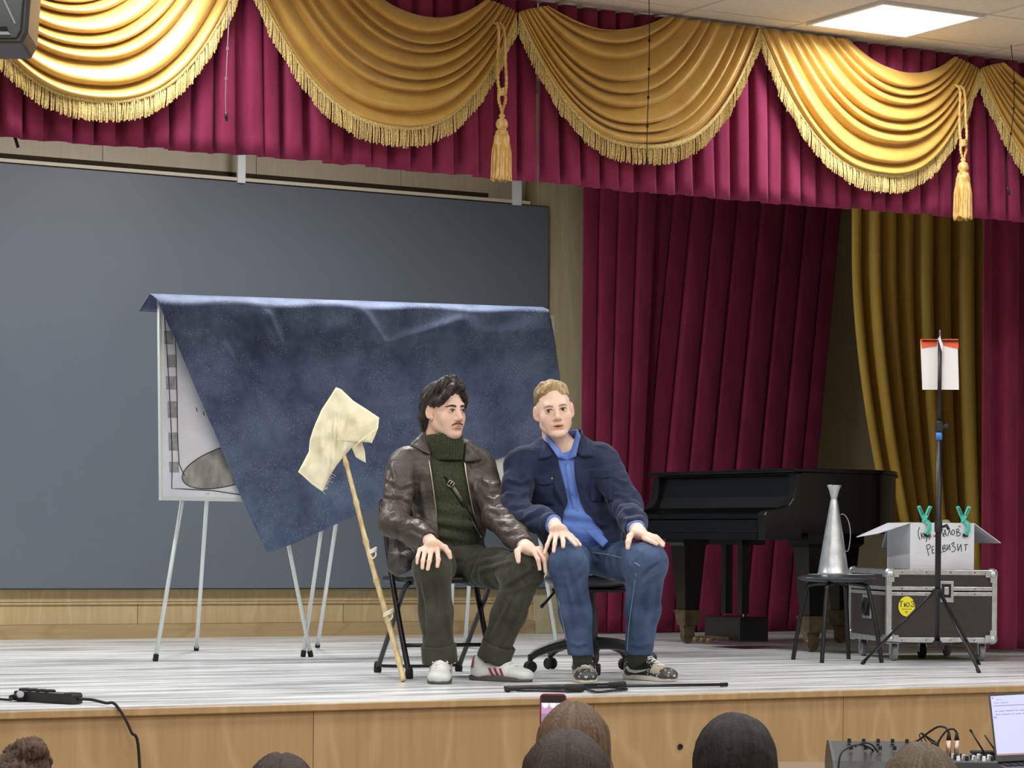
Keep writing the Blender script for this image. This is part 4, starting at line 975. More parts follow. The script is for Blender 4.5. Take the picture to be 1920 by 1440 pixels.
# ------------------------------------------------------------------ soft-body modelling: distance fields turned into one continuous surface
class Field:
    def __init__(s, lo, hi, h):
        s.lo = np.array(lo, float); s.h = h; s.n = np.ceil((np.array(hi) - s.lo) / h).astype(int) + 1
        s.ax = [(s.lo[i] + h * np.arange(s.n[i])).astype(np.float32) for i in range(3)]
        s.d = np.full(tuple(s.n), 1.0, np.float32)
    def sl(s, lo, hi, m):
        a = np.maximum(np.floor((np.array(lo) - m - s.lo) / s.h).astype(int), 0); b = np.minimum(np.ceil((np.array(hi) + m - s.lo) / s.h).astype(int) + 1, s.n)
        if (b <= a).any(): return None
        return tuple(slice(i, j) for i, j in zip(a, b))
    def pts(s, S): return s.ax[0][S[0]][:, None, None], s.ax[1][S[1]][None, :, None], s.ax[2][S[2]][None, None, :]
    def put(s, S, v, k, op):
        c = s.d[S]
        if op == 'sub':
            v = -v
            if k > 0: h = np.clip(.5 - .5 * (v - c) / k, 0, 1); s.d[S] = v * (1 - h) + c * h + k * h * (1 - h)
            else: s.d[S] = np.maximum(c, v)
        else:
            s.d[S] = smin(c, v, k) if k > 0 else np.minimum(c, v)
    def rc(s, a, b, ra, rb=None, k=.02, op='add'):
        rb = ra if rb is None else rb; a = np.array(a, float); b = np.array(b, float); R = max(ra, rb)
        S = s.sl(np.minimum(a, b) - R, np.maximum(a, b) + R, k + 3 * s.h)
        if S is None: return s
        x, y, z = s.pts(S); ba = b - a; L = max(1e-9, ba @ ba)
        t = np.clip(((x - a[0]) * ba[0] + (y - a[1]) * ba[1] + (z - a[2]) * ba[2]) / L, 0, 1)
        v = np.sqrt((x - a[0] - t * ba[0]) ** 2 + (y - a[1] - t * ba[1]) ** 2 + (z - a[2] - t * ba[2]) ** 2) - (ra + (rb - ra) * t)
        s.put(S, v.astype(np.float32), k, op); return s
    def chain(s, P, R, k=.02, op='add'):
        for i in range(len(P) - 1): s.rc(P[i], P[i + 1], R[i], R[i + 1], k, op)
        return s
    def ell(s, c, r, M=None, k=.02, op='add'):
        c = np.array(c, float); r = np.array(r, float); m = r.max()
        S = s.sl(c - m, c + m, k + 3 * s.h)
        if S is None: return s
        x, y, z = s.pts(S); x, y, z = x - c[0], y - c[1], z - c[2]
        if M is not None: x, y, z = (M[0][i] * x + M[1][i] * y + M[2][i] * z for i in range(3)) if False else tuple(M[0][i] * x + M[1][i] * y + M[2][i] * z for i in range(3))
        k0 = np.sqrt((x / r[0]) ** 2 + (y / r[1]) ** 2 + (z / r[2]) ** 2); k1 = np.sqrt((x / r[0] ** 2) ** 2 + (y / r[1] ** 2) ** 2 + (z / r[2] ** 2) ** 2)
        v = np.where(k0 < 1e-4, -r.min(), k0 * (k0 - 1) / np.maximum(k1, 1e-6))
        s.put(S, v.astype(np.float32), k, op); return s
    def box(s, c, r, M=None, k=.01, op='add', rad=.005):
        c = np.array(c, float); r = np.array(r, float); m = np.linalg.norm(r)
        S = s.sl(c - m, c + m, k + 3 * s.h)
        if S is None: return s
        x, y, z = s.pts(S); x, y, z = x - c[0], y - c[1], z - c[2]
        if M is not None: x, y, z = tuple(M[0][i] * x + M[1][i] * y + M[2][i] * z for i in range(3))
        qx, qy, qz = np.abs(x) - r[0] + rad, np.abs(y) - r[1] + rad, np.abs(z) - r[2] + rad
        v = np.sqrt(np.maximum(qx, 0) ** 2 + np.maximum(qy, 0) ** 2 + np.maximum(qz, 0) ** 2) + np.minimum(np.maximum(np.maximum(qx, qy), qz), 0) - rad
        s.put(S, v.astype(np.float32), k, op); return s
    def cut(s, p, n):
        p = np.array(p, float); n = np.array(n, float); n = n / np.linalg.norm(n)
        x, y, z = s.ax[0][:, None, None], s.ax[1][None, :, None], s.ax[2][None, None, :]
        s.d = np.maximum(s.d, ((x - p[0]) * n[0] + (y - p[1]) * n[1] + (z - p[2]) * n[2]).astype(np.float32)); return s
    def val(s, p):
        q = (np.array(p) - s.lo) / s.h; i = np.floor(q).astype(int)
        if (i < 0).any() or (i >= s.n - 1).any(): return 1.0
        f = q - i; c = s.d[i[0]:i[0] + 2, i[1]:i[1] + 2, i[2]:i[2] + 2]
        c = c[0] * (1 - f[0]) + c[1] * f[0]; c = c[0] * (1 - f[1]) + c[1] * f[1]; return float(c[0] * (1 - f[2]) + c[1] * f[2])
    def hit(s, o, d, t0, t1, step=.004):
        o = np.array(o, float); d = np.array(d, float); d /= np.linalg.norm(d); t = t0
        while t < t1:
            if s.val(o + d * t) < 0: return o + d * t
            t += step
        return None
    def mesh(s, smooth=0):
        d = s.d; ins = d < 0
        cnt = np.zeros(tuple(s.n - 1), np.uint8)
        offs = [(i, j, k) for i in (0, 1) for j in (0, 1) for k in (0, 1)]
        nx, ny, nz = s.n
        for (i, j, k) in offs: cnt += ins[i:nx - 1 + i, j:ny - 1 + j, k:nz - 1 + k]
        act = np.argwhere((cnt > 0) & (cnt < 8))
        idm = np.full(tuple(s.n - 1), -1, np.int32); idm[act[:, 0], act[:, 1], act[:, 2]] = np.arange(len(act))
        cv = np.stack([d[act[:, 0] + i, act[:, 1] + j, act[:, 2] + k] for (i, j, k) in offs], 1)
        acc = np.zeros((len(act), 3)); num = np.zeros(len(act))
        O = np.array(offs, float)
        for a in range(8):
            for b in range(a + 1, 8):
                if np.abs(O[a] - O[b]).sum() != 1: continue
                va, vb = cv[:, a], cv[:, b]; m = (va < 0) != (vb < 0)
                t = np.where(m, va / np.where(m, va - vb, 1), 0)
                acc += m[:, None] * (O[a] + t[:, None] * (O[b] - O[a])); num += m
        V = s.lo + s.h * (act + acc / num[:, None])
        Fs = []
        for axn in range(3):
            o1, o2 = [(1, 2), (2, 0), (0, 1)][axn]
            sl0 = [slice(1, None)] * 3; 
            A = [slice(None)] * 3; B = [slice(None)] * 3
            A[axn] = slice(0, s.n[axn] - 1); B[axn] = slice(1, s.n[axn])
            diff = ins[tuple(A)] != ins[tuple(B)]
            e = np.argwhere(diff)
            e = e[(e[:, o1] > 0) & (e[:, o2] > 0) & (e[:, o1] < s.n[o1] - 1) & (e[:, o2] < s.n[o2] - 1)]
            def cell(da, db):
                q = e.copy(); q[:, o1] -= da; q[:, o2] -= db; return idm[q[:, 0], q[:, 1], q[:, 2]]
            Q = np.stack([cell(1, 1), cell(0, 1), cell(0, 0), cell(1, 0)], 1)
            flip = ~ins[e[:, 0], e[:, 1], e[:, 2]]
            Q[flip] = Q[flip][:, ::-1]
            Fs.append(Q)
        Fq = np.concatenate(Fs); Fq = Fq[(Fq >= 0).all(1)]
        for _ in range(smooth):
            acc = np.zeros_like(V); num = np.zeros(len(V))
            for a, b in ((0, 1), (1, 2), (2, 3), (3, 0)):
                np.add.at(acc, Fq[:, a], V[Fq[:, b]]); np.add.at(acc, Fq[:, b], V[Fq[:, a]]); np.add.at(num, Fq[:, a], 1); np.add.at(num, Fq[:, b], 1)
            V = .5 * V + .5 * acc / np.maximum(num, 1)[:, None]
        return V, Fq
def vnorm(V, Fq):
    n = np.cross(V[Fq[:, 2]] - V[Fq[:, 0]], V[Fq[:, 3]] - V[Fq[:, 1]]); N = np.zeros_like(V)
    for i in range(4): np.add.at(N, Fq[:, i], n)
    return N / np.maximum(np.linalg.norm(N, axis=1, keepdims=True), 1e-9)
def vnoise(V, sc, seed=0):
    """smooth pseudo noise in -1..1 from summed sines"""
    r = np.random.default_rng(seed); out = np.zeros(len(V))
    for k in range(7):
        w = r.normal(size=3); w /= np.linalg.norm(w); f = sc * (0.7 + 1.1 * r.random()); out += np.sin(V @ w * f + r.random() * 6.3 + 1.5 * np.sin(V @ np.roll(w, 1) * f * .6))
    return out / 3.5
def fmesh(name, V, Fq, m, parent, colfn=None, smooth=True):
    me = bpy.data.meshes.new(name)
    me.vertices.add(len(V)); me.vertices.foreach_set('co', V.astype(np.float32).ravel())
    me.loops.add(Fq.size); me.loops.foreach_set('vertex_index', Fq.astype(np.int32).ravel())
    me.polygons.add(len(Fq)); me.polygons.foreach_set('loop_start', np.arange(0, Fq.size, 4, dtype=np.int32)); me.polygons.foreach_set('loop_total', np.full(len(Fq), 4, np.int32))
    me.update(calc_edges=True); me.validate()
    if colfn is not None:
        a = me.color_attributes.new('tone', 'FLOAT_COLOR', 'POINT'); C = np.ones((len(V), 4), np.float32); C[:, :3] = colfn(V); a.data.foreach_set('color', C.ravel())
    return link(name, me, m, parent, smooth)

M_skin = mat('skin', rgb(234, 202, 184), .5, 0, rgb(227, 191, 173), 12, sub=.12, spec=.35, attr='tone')
M_skin2 = mat('skin_fair', rgb(238, 207, 190), .5, 0, rgb(232, 198, 180), 12, sub=.12, spec=.35, attr='tone')

class Person:
    """local axes: x = to the right in the photo, y = away from the viewer, z = up; origin on the floor"""
    def __init__(s, px, d, label, name='person', group=None, z=0.0):
        s.O = gp(px, d, z); s.z0 = z
        s.t = thing(name, label, 'person', s.O, pr, group)
    def P(s, px, py, d):
        w = at(px, py, d) - s.O; return np.array((w.dot(right), w.dot(fwd), w.z))
    def ray(s, fld, px, py, off=0.0, d0=9.6, d1=13.0):
        o = s.P(px, py, d0); e = s.P(px, py, d1); h = fld.hit(o, e - o, 0.3 if d0 < 10 else 0, np.linalg.norm(e - o))
        if h is None: return None
        return Vector(h) + Vector((o - e) / np.linalg.norm(o - e)) * off
def head_frame(psi, pitch=0.0, roll=0.0):
    c, s_ = math.cos(psi), math.sin(psi)
    Mx = Matrix(((-c, s_, 0), (-s_, -c, 0), (0, 0, 1)))
    return Mx @ Matrix.Rotation(pitch, 3, 'X') @ Matrix.Rotation(roll, 3, 'Y')
def head_prims(f, T, sc, open_mouth=0.0, ears=True, jaw=1.0, nose=1.0):
    """T maps head-template points to field points; sc is the scale; Mh the rotation"""
    Mh = T.M
    E = lambda c, r, k=.012, op='add', R=None: f.ell(T(c), np.array(r) * sc, np.array(Mh if R is None else Mh @ R), k, op)
    Cc = lambda a, b, ra, rb=None, k=.01, op='add': f.rc(T(a), T(b), ra * sc, (ra if rb is None else rb) * sc, k, op)
    E((0, -.018, .046), (.075, .093, .084), .02)
    E((0, .018, -.012), (.064, .070, .090), .03)
    for s in (-1, 1):
        Cc((s * .049 * jaw, .0, -.052), (s * .022, .060, -.090), .016, .016, .03)
        E((s * .047, .050, -.022), (.020, .020, .022), .022)
        E((s * .032, .056, -.048), (.018, .016, .026), .024)
    E((0, .072, -.094), (.022, .018, .018), .022)
    Cc((-.034, .072, .031), (.034, .072, .031), .0125, k=.016)
    for s in (-1, 1):
        E((s * .031, .098, .008), (.0165, .018, .011), .010, 'sub')
        E((s * .031, .073, .007), (.0155, .0135, .0125), .003)
    Cc((0, .082, .022), (0, .101 * nose, -.022), .0085, .0115, .010)
    E((0, .1005 * nose, -.026), (.0115, .0125, .0105), .006)
    for s in (-1, 1): E((s * .0125, .0905, -.030), (.0085, .0105, .0085), .006)
    # mouth
    E((0, .076, -.058), (.028, .016, .020), .015)
    Cc((-.024, .0800, -.0570), (.0, .0855, -.0555), .0042, .0052, k=.006); Cc((.024, .0800, -.0570), (.0, .0855, -.0555), .0042, .0052, k=.006); Cc((-.006, .0885, -.0545), (.006, .0885, -.0545), .0052, k=.006)
    Cc((-.014, .0845, -.0655 - open_mouth), (.014, .0845, -.0655 - open_mouth), .0066, k=.006)
    E((0, .093, -.0605 - open_mouth * .5), (.026, .014, .0016 + open_mouth * .6), .002, 'sub')
    E((0, .090, -.077), (.020, .010, .006), .010, 'sub')
    if ears:
        for s in (-1, 1):
            R = Matrix.Rotation(s * .35, 3, 'Z') @ Matrix.Rotation(-.15, 3, 'X')
            E((s * .0795, -.008, .004), (.0085, .020, .033), .006, R=R)
            E((s * .0895, -.004, .006), (.006, .011, .019), .004, 'sub', R=R)
            E((s * .075, .002, -.024), (.006, .009, .010), .006)
class HT:
    def __init__(s, c, M, sc): s.c = np.array(c, float); s.M = M; s.sc = sc; s.Mi = np.array(M.inverted())
    def __call__(s, p): return s.c + np.array(s.M @ (Vector(p) * s.sc))
    def inv(s, V): return ((V - s.c) @ s.Mi.T) / s.sc
def finger(f, P, r0, r1, k=.004): r0 *= 1.12; r1 *= 1.15; f.chain(P, [r0 + (r1 - r0) * i / (len(P) - 1) for i in range(len(P))], k)

def skin_tone(T, lips=(.82, .55, .52), stubble=0.0):
    def fn(V):
        q = T.inv(V); C = np.ones((len(V), 3))
        g = lambda c, r: np.exp(-(((q - np.array(c)) / np.array(r)) ** 2).sum(1))
        def mul(w, col): 
            nonlocal C
            C = C * (1 - w[:, None] * (1 - np.array(col)))
        mul(np.clip(g((0, .09, -.0555), (.026, .02, .0048)) * 1.2 + g((0, .09, -.0665), (.021, .02, .0055)) * 1.2, 0, 1), lips)
        for s in (-1, 1):
            mul(g((s * .045, .06, -.03), (.022, .03, .02)) * .6, (1.0, .86, .85)); mul(g((s * .08, 0, .0), (.02, .03, .035)) * .7, (.98, .82, .8))
            mul(g((s * .031, .085, .001), (.018, .02, .008)) * .35, (.85, .75, .75))
        mul(g((0, .105, -.025), (.014, .02, .012)) * .5, (1, .86, .84))
        if stubble: mul(np.clip(g((0, .08, -.088), (.04, .04, .022)) + g((0, .085, -.046), (.026, .03, .010)), 0, 1) * stubble, (.62, .56, .54))
        return C
    return fn
def on_face(fld, T, x, z, off=0.0):
    o = T((x, .17, z)); e = T((x, 0, z)); h = fld.hit(o, e - o, 0, .17, .0008)
    if h is None: h = e
    n = (o - e) / np.linalg.norm(o - e); return Vector(h + n * off)
M_eye = mat('eye_white', rgb(214, 206, 200), .2); M_iris = mat('iris_dark', rgb(44, 34, 28), .15)
def eyes(pn, T, gaze=(0, 0)):
    for s in (-1, 1):
        c = T((s * .031, .0735, .0085)); e = MB(); Rm = T.M
        e.grid(lambda u, v: tuple(Vector(c) + Vector((.0125 * T.sc * math.sin(PI * v) * math.cos(2 * PI * u), .0125 * T.sc * math.sin(PI * v) * math.sin(2 * PI * u), .0125 * T.sc * math.cos(PI * v)))), 18, 12, wrapu=True)
        eo = e.build('eye', M_eye, pn.t, smooth=True, world=False)
        ic = Vector(T((s * .031 + gaze[0] * .010, .0735 + .0119, .0085 + gaze[1] * .01)))
        MB().lathe([(.0060 * T.sc, 0), (.0050 * T.sc, .0022), (.0001, .003)], ic, 14, Rm @ Matrix.Rotation(-PI / 2, 3, 'X')).build('iris', M_iris, eo, smooth=True, world=False)
        # upper lid
        lid = MB()
        lid.tube([Vector(T((s * .031 + .0155 * math.cos(a), .0735 + .0135 * math.sin(a * .0 + 1.25) * (.86 + .14 * math.sin(a)), .0085 + .0062 * math.sin(a)))) for a in [PI * k / 10 for k in range(11)]], [.0009 + .0012 * math.sin(PI * k / 10) for k in range(11)], 5)
        lid.build('lashes', M_lash, eo, world=False, smooth=True)
M_lash = mat('lashes', rgb(52, 38, 32), .7)
# ------------------------------------------------------------------ clothing materials
def leather_mat():
    m = mat('brown_leather', rgb(84, 76, 72), .5, 0, rgb(52, 46, 44), 6, detail=7, spec=.5, bump=.6, bscale=13, bdist=.03, rvar=.1)
    return m
M_leather = leather_mat()
M_knit = mat('green_knit', rgb(68, 74, 54), .9, 0, rgb(50, 56, 40), 120, sheen=.3, spec=.15, bump=.6, bscale=140, bdist=.006)
M_trou = mat('dark_green_cotton', rgb(66, 67, 56), .85, 0, rgb(52, 53, 44), 9, sheen=.15, spec=.2, bump=.35, bscale=13, bdist=.02)
M_jean = mat('blue_denim', rgb(78, 96, 128), .85, 0, rgb(54, 70, 100), 7, spec=.2, bump=.35, bscale=14, bdist=.02, detail=8)
M_navy = mat('navy_cotton', rgb(46, 54, 82), .85, 0, rgb(36, 43, 68), 8, sheen=.15, spec=.2, bump=.45, bscale=12, bdist=.025)
M_shirt = mat('blue_shirt', rgb(110, 142, 214), .75, 0, rgb(92, 124, 200), 10, sheen=.2, spec=.2, bump=.4, bscale=14, bdist=.02)
M_hair1 = mat('dark_hair', rgb(62, 55, 52), .55, 0, rgb(30, 26, 24), 70, (1, 1, .3), spec=.3, bump=.5, bscale=90, bstretch=(1, 1, .3), bdist=.006)
M_hair2 = mat('blond_hair', rgb(196, 176, 136), .5, 0, rgb(150, 126, 90), 70, (1, 1, .5), spec=.35, bump=.7, bscale=90, bstretch=(1, 1, .4), bdist=.006)
M_hair2s = mat('short_side_hair', rgb(128, 108, 82), .7, 0, rgb(104, 86, 64), 80, spec=.25, bump=.6, bscale=160, bdist=.004)
M_metal = mat('zip_metal', rgb(200, 196, 180), .3, .8)

def to_px(pn, V):
    w = V + np.array((pn.O.dot(right), pn.O.dot(fwd), pn.O.z)); u0 = w[:, 0] / w[:, 1]; v0 = (w[:, 2] - H) / w[:, 1]
    return CX + (u0 + ROLL * v0) * F, HY - (v0 - ROLL * u0) * F
def creases(pn, V, N, lines, amp=.007, sig=4.0):
    X, Y = to_px(pn, V); out = np.zeros(len(V)); front_ = np.clip(-N[:, 1] * 1.6, 0, 1)
    for ln in lines:
        best = np.full(len(V), 1e9); sd = np.zeros(len(V)); tt = np.zeros(len(V)); n = len(ln) - 1
        for i in range(n):
            (x1, y1), (x2, y2) = ln[i], ln[i + 1]; ax, ay = x2 - x1, y2 - y1; L2 = ax * ax + ay * ay
            t = np.clip(((X - x1) * ax + (Y - y1) * ay) / L2, 0, 1); dx, dy = X - x1 - ax * t, Y - y1 - ay * t; dd = np.hypot(dx, dy)
            m = dd < best; best[m] = dd[m]; sd[m] = (np.sign(ax * dy - ay * dx) * dd)[m]; tt[m] = ((i + t) / n)[m]
        env = np.clip(np.sin(PI * np.clip(tt, 0, 1)), 0, 1) ** .5 * (best < 30) + .0
        out += amp * env * (np.exp(-(sd / sig) ** 2) - .9 * np.exp(-((sd - 2.0 * sig) / (1.2 * sig)) ** 2)) * np.exp(-((best - np.abs(sd)) / 3) ** 2)
    return out * front_
def cloth_mesh(pn, name, fld, m, wr=.004, fsc=22, seed=1, limb=None, smooth=2, extra=None, lines=None, lamp=.007):
    V, Q = fld.mesh(smooth); N = vnorm(V, Q)
    dsp = wr * (.55 * vnoise(V, fsc * .6, seed) + 1.1 * (.45 - np.abs(vnoise(V, fsc, seed + 20))))
    if limb:
        for (a, b, amp, freq, r) in limb:      # creases running round a limb
            a = np.array(a); b = np.array(b); ba = b - a; L2 = ba @ ba; t = ((V - a) @ ba) / L2; tc = np.clip(t, 0, 1)
            dist = np.linalg.norm(V - a - tc[:, None] * ba, axis=1); w = np.exp(-(np.maximum(dist - r, 0) / .03) ** 2) * ((t > -.15) & (t < 1.15))
            ph = t * freq + vnoise(V, 9, seed + 3) * 1.3 + vnoise(V, 20, seed + 7) * .4
            dsp += amp * w * (np.abs(np.sin(ph * PI)) ** .6 - .6)
    if extra is not None: dsp += extra(V)
    if lines: dsp += creases(pn, V, N, lines, lamp)
    return fmesh(name, V + N * dsp[:, None], Q, m, pn.t)

# ------------------------------------------------------------------ shoes
def shoe(pn, heel, toe, m_up, m_sole, m_toe, style, name='shoe', seed=0, stripe_side=1):
    heel, toe = Vector(heel), Vector(toe); ex = (toe - heel); Ls = ex.length; ex.normalize(); ey = Vector((-ex.y, ex.x, 0)); k = Ls / .29
    wm = Matrix((ex, ey, up)).transposed().to_4x4(); wm.translation = heel
    root = bpy.data.objects.new(name, None); 
    f = Field((-.03, -.075, -.02), (.33, .075, .16), .004)
    f.ell((.05, 0, .045), (.052, .036, .045), k=.02).ell((.12, 0, .05), (.09, .038, .042), k=.03).ell((.22, 0, .032), (.072, .046, .032), k=.03).ell((.262, 0, .026), (.035, .038, .022), k=.02)
    f.rc((.055, 0, .05), (.05, 0, .085), .040, .041, .02).rc((.11, 0, .07), (.17, 0, .055), .030, .026, .02)
    f.ell((.055, 0, .13), (.034, .029, .05), k=.008, op='sub')
    f.box((.15, 0, -.03), (.3, .2, .04), k=0, op='sub')
    V, Q = f.mesh(1); V = V * k; V[:, 1] *= 1.14
    V = np.array([tuple(wm @ Vector(p)) for p in V]); iv = W(pn.t).inverted(); R3 = np.array(iv.to_3x3()); V = V @ R3.T + np.array(iv.translation)
    # colour blocks of the upper, from the shoe's own axes
    def col(Vl):
        Vw = np.array([tuple(wm.inverted() @ (W(pn.t) @ Vector(p))) for p in Vl]) / k
        return style(Vw)
    o = fmesh(name, V, Q, m_up, pn.t, col)
    ol = []
    for i in range(40):
        a = 2 * PI * i / 40; x = .142 + .150 * math.cos(a); w_ = .036 + .012 * max(0, math.cos(a - .0)) + .004
        y = math.copysign(abs(math.sin(a)) ** .6, math.sin(a)) * (.040 if x < .1 else .040 + .009 * math.sin(min(1, (x - .1) / .12) * PI / 2)) 
        ol.append((x, y))
    s_ = MB().prism([wm @ Vector((x * k, y * k * 1.14, .001)) for x, y in ol], (0, 0, .022)); s_.build('sole', m_sole, o, bevel=.005)
    lc = MB()
    for i in range(5):
        x = .125 + .02 * i; y = .022 - .001 * i
        h0 = f.hit((x, -y, .2), (0, 0, -1), 0, .2); h1 = f.hit((x + .012, y, .2), (0, 0, -1), 0, .2); hm = f.hit((x + .006, 0, .2), (0, 0, -1), 0, .2)
        if h0 is None or h1 is None or hm is None: continue
        for A_, B_ in (((x, -y, h0[2]), (x + .012, y, h1[2])), ((x, y, h1[2]), (x + .012, -y, h0[2]))):
            lc.tube([wm @ (Vector(A_) * k + Vector((0, 0, .002))), wm @ (Vector((x + .006, 0, hm[2] + .004)) * k), wm @ (Vector(B_) * k + Vector((0, 0, .002)))], .003, 6)
    for sg in (-1, 1):      # bow loops
        z0 = .098; lc.tube([wm @ (Vector(p) * k) for p in ((.125, 0, z0), (.132, .02 * sg, z0 + .006), (.150, .034 * sg, z0 - .012), (.152, .02 * sg, z0 - .012), (.128, 0, z0))], .0026, 6)
        lc.tube([wm @ (Vector(p) * k) for p in ((.125, 0, z0), (.150, .016 * sg, z0 - .01), (.172, .032 * sg, z0 - .032))], .0024, 6)
    lc.build('laces', M_lace, o, smooth=True)
    return o, wm, k, f
M_lace = mat('white_laces', rgb(226, 228, 224), .7)
M_shoe_w = mat('white_shoe_leather', rgb(214, 218, 216), .5, 0, rgb(204, 208, 206), 12, attr='tone')
M_shoe_k = mat('print_shoe_leather', rgb(255, 255, 255), .5, attr='tone')
M_gum = mat('dark_gum_sole', rgb(78, 74, 68), .6); M_offw = mat('offwhite_sole', rgb(202, 198, 180), .6, 0, rgb(180, 174, 156), 14)
M_redst = mat('burgundy_leather', rgb(150, 36, 52), .5)
def side_patch(o, pn, wm, k, f, poly, sg, m, name, off=.0022):
    """flat mark following the side of the shoe; poly in (x, z) shoe coordinates"""
    mb = MB(); vs = []
    for x, z in poly:
        h = f.hit((x, sg * .09, z), (0, -sg, 0), 0, .09, .001)
        y = h[1] if h is not None else sg * .03
        vs.append(wm @ (Vector((x, y * 1.14 + sg * off, z)) * k))
    n = len(vs) // 2
    mb.add(vs, [(i, i + 1, len(vs) - 2 - i, len(vs) - 1 - i) for i in range(n - 1)])
    mb.build(name, m, o, solid=.0015, offset=0)

# ================================================================== man in the leather jacket
m1 = Person(850, 11.5, 'man with dark hair and moustache in brown leather jacket, hands on knees')
P = m1.P
RS, LS = P(757, 872, 11.56), P(899, 874, 11.70); RE, LE = P(738, 980, 11.42), P(935, 968, 11.48); RW, LW = P(803, 1013, 11.17), P(981, 1022, 11.22)
RK, LK = P(810, 1064, 11.13), P(982, 1070, 11.21); RA, LA = P(825, 1240, 11.19), P(925, 1236, 11.31); RH, LH = P(822, 1062, 11.58), P(885, 1062, 11.62)
NB, PV = P(833, 852, 11.66), P(852, 1052, 11.64)
T1 = HT(P(834, 774, 11.60), head_frame(math.radians(42), -.02, 0.02), 1.03)
f = Field((-.40, -.66, .0), (.42, .40, 1.36), .0042)
head_prims(f, T1, 1.03)
f.chain([T1((0, -.03, -.03)), T1((0, -.045, -.10)), NB], [.054, .054, .06], .03)
f.chain([NB, P(840, 930, 11.66), PV], [.07, .085, .065], .04)
for S_, E_, Wr in ((RS, RE, RW), (LS, LE, LW)): f.chain([NB, S_, E_, Wr], [.05, .045, .037, .0255], .03)
for H_, K_, A_ in ((RH, RK, RA), (LH, LK, LA)): f.chain([PV, H_, K_, A_], [.06, .055, .045, .028], .03)
# right hand on the near knee
f.ell(P(813, 1026, 11.105), (.041, .044, .023), np.array(Matrix.Rotation(-.9, 3, 'X') ), k=.015)
f.rc(RW, P(812, 1022, 11.12), .030, .030, .015)
for kn, md, tp, r in (((787, 1031, 11.085), (783, 1044, 11.055), (782, 1056, 11.05), .0075), ((797, 1034, 11.075), (793, 1051, 11.035), (792, 1065, 11.03), .0085), ((808, 1035, 11.072), (805, 1052, 11.03), (802, 1067, 11.022), .009), ((820, 1034, 11.075), (822, 1049, 11.03), (820, 1062, 11.022), .0088)):
    finger(f, [P(812 + (kn[0] - 812) * .6, 1026, 11.10), P(*kn), P(*md), P(*tp)], r * 1.2, r * .85, .006)
finger(f, [P(820, 1020, 11.11), P(834, 1027, 11.09), P(841, 1036, 11.075), P(844, 1045, 11.075)], .013, .0085, .008)
# left hand on the far knee
f.ell(P(991, 1030, 11.165), (.044, .040, .023), np.array(Matrix.Rotation(.5, 3, 'Y')), k=.015)
f.rc(LW, P(989, 1027, 11.17), .031, .030, .015)
for kn, md, tp, r in (((1001, 1035, 11.13), (1009, 1049, 11.105), (1012, 1067, 11.11), .0088), ((1009, 1032, 11.145), (1020, 1048, 11.125), (1023, 1072, 11.13), .009), ((1012, 1029, 11.17), (1025, 1044, 11.16), (1029, 1064, 11.165), .0085), ((1010, 1028, 11.20), (1024, 1038, 11.20), (1031, 1054, 11.21), .0075)):
    finger(f, [P(994, 1030, 11.165), P(*kn), P(*md), P(*tp)], r * 1.25, r * .85, .006)
finger(f, [P(980, 1026, 11.17), P(970, 1034, 11.13), P(971, 1043, 11.11), P(972, 1053, 11.10)], .0135, .0085, .008)
V, Q = f.mesh(1)
fmesh('body', V, Q, M_skin, m1.t, skin_tone(T1, stubble=.25))
f_body1 = f
eyes(m1, T1, (-.15, 0))
# eyebrows, moustache
def brow(pn, T, m, fld, pts, r, off=.0): 
    q = spline([on_face(fld, T, x, z, off) for x, z in pts], 6); n = len(q) - 1
    MB().tube(q, [r * (0.4 + .6 * math.sin(PI * min(1, .2 + .75 * k / n))) for k in range(n + 1)], 6).build('eyebrow', m, pn.t, world=False, smooth=True)
for s in (-1, 1): brow(m1, T1, M_hair1, f_body1, [(s * .012, .0255), (s * .024, .029), (s * .038, .0295), (s * .050, .0235)], .0046)
M_mou = mat('moustache_hair', rgb(92, 70, 58), .6, 0, rgb(70, 52, 44), 80)
q = spline([on_face(f_body1, T1, x, z, .0004) for x, z in ((-.031, -.0565), (-.022, -.0500), (-.011, -.0470), (0, -.0478), (.011, -.0470), (.022, -.0500), (.031, -.0565))], 5); n_ = len(q) - 1
MB().tube(q, [.0018 + .0026 * math.sin(PI * k / n_) ** .5 for k in range(n_ + 1)], 8).build('moustache', M_mou, m1.t, world=False, smooth=True)
q = [on_face(f_body1, T1, x, -.0605, .0) for x in (-.026, -.014, 0, .014, .026)]
MB().tube(q, [.0006, .0014, .0016, .0014, .0006], 6).build('lip_line', mat('lip_line', rgb(120, 70, 62), .6), m1.t, world=False, smooth=True)
# hair: parted curtains, long at the nape
g = Field(T1.c - .19, T1.c + .19, .0035); HE = lambda c, r, k=.015, op='add': g.ell(T1(c), np.array(r) * T1.sc, np.array(T1.M), k, op)
HC = lambda P_, R_, k=.015, op='add': g.chain([T1(p) for p in P_], [r * T1.sc for r in R_], k, op)
HE((0, -.022, .050), (.084, .101, .090))
HE((0, .092, -.02), (.075, .075, .100), .01, 'sub')
HE((0, .115, .05), (.040, .050, .042), .01, 'sub')
for s in (-1, 1): HE((s * .09, .022, -.055), (.05, .046, .088), .01, 'sub')
HE((0, .02, -.16), (.12, .12, .11), .01, 'sub')
HC([(.0, .062, .124), (.028, .078, .106), (.055, .072, .078), (.074, .046, .050), (.082, .012, .036)], [.015, .016, .017, .017, .015])
HC([(.0, .062, .124), (-.028, .077, .104), (-.050, .073, .072), (-.064, .060, .042), (-.069, .054, .026)], [.015, .013, .012, .010, .006])
HC([(.02, .03, .142), (.06, .03, .11), (.085, .0, .07)], [.02, .022, .02]); HC([(-.02, .03, .142), (-.06, .03, .11), (-.085, .0, .065)], [.02, .022, .02])
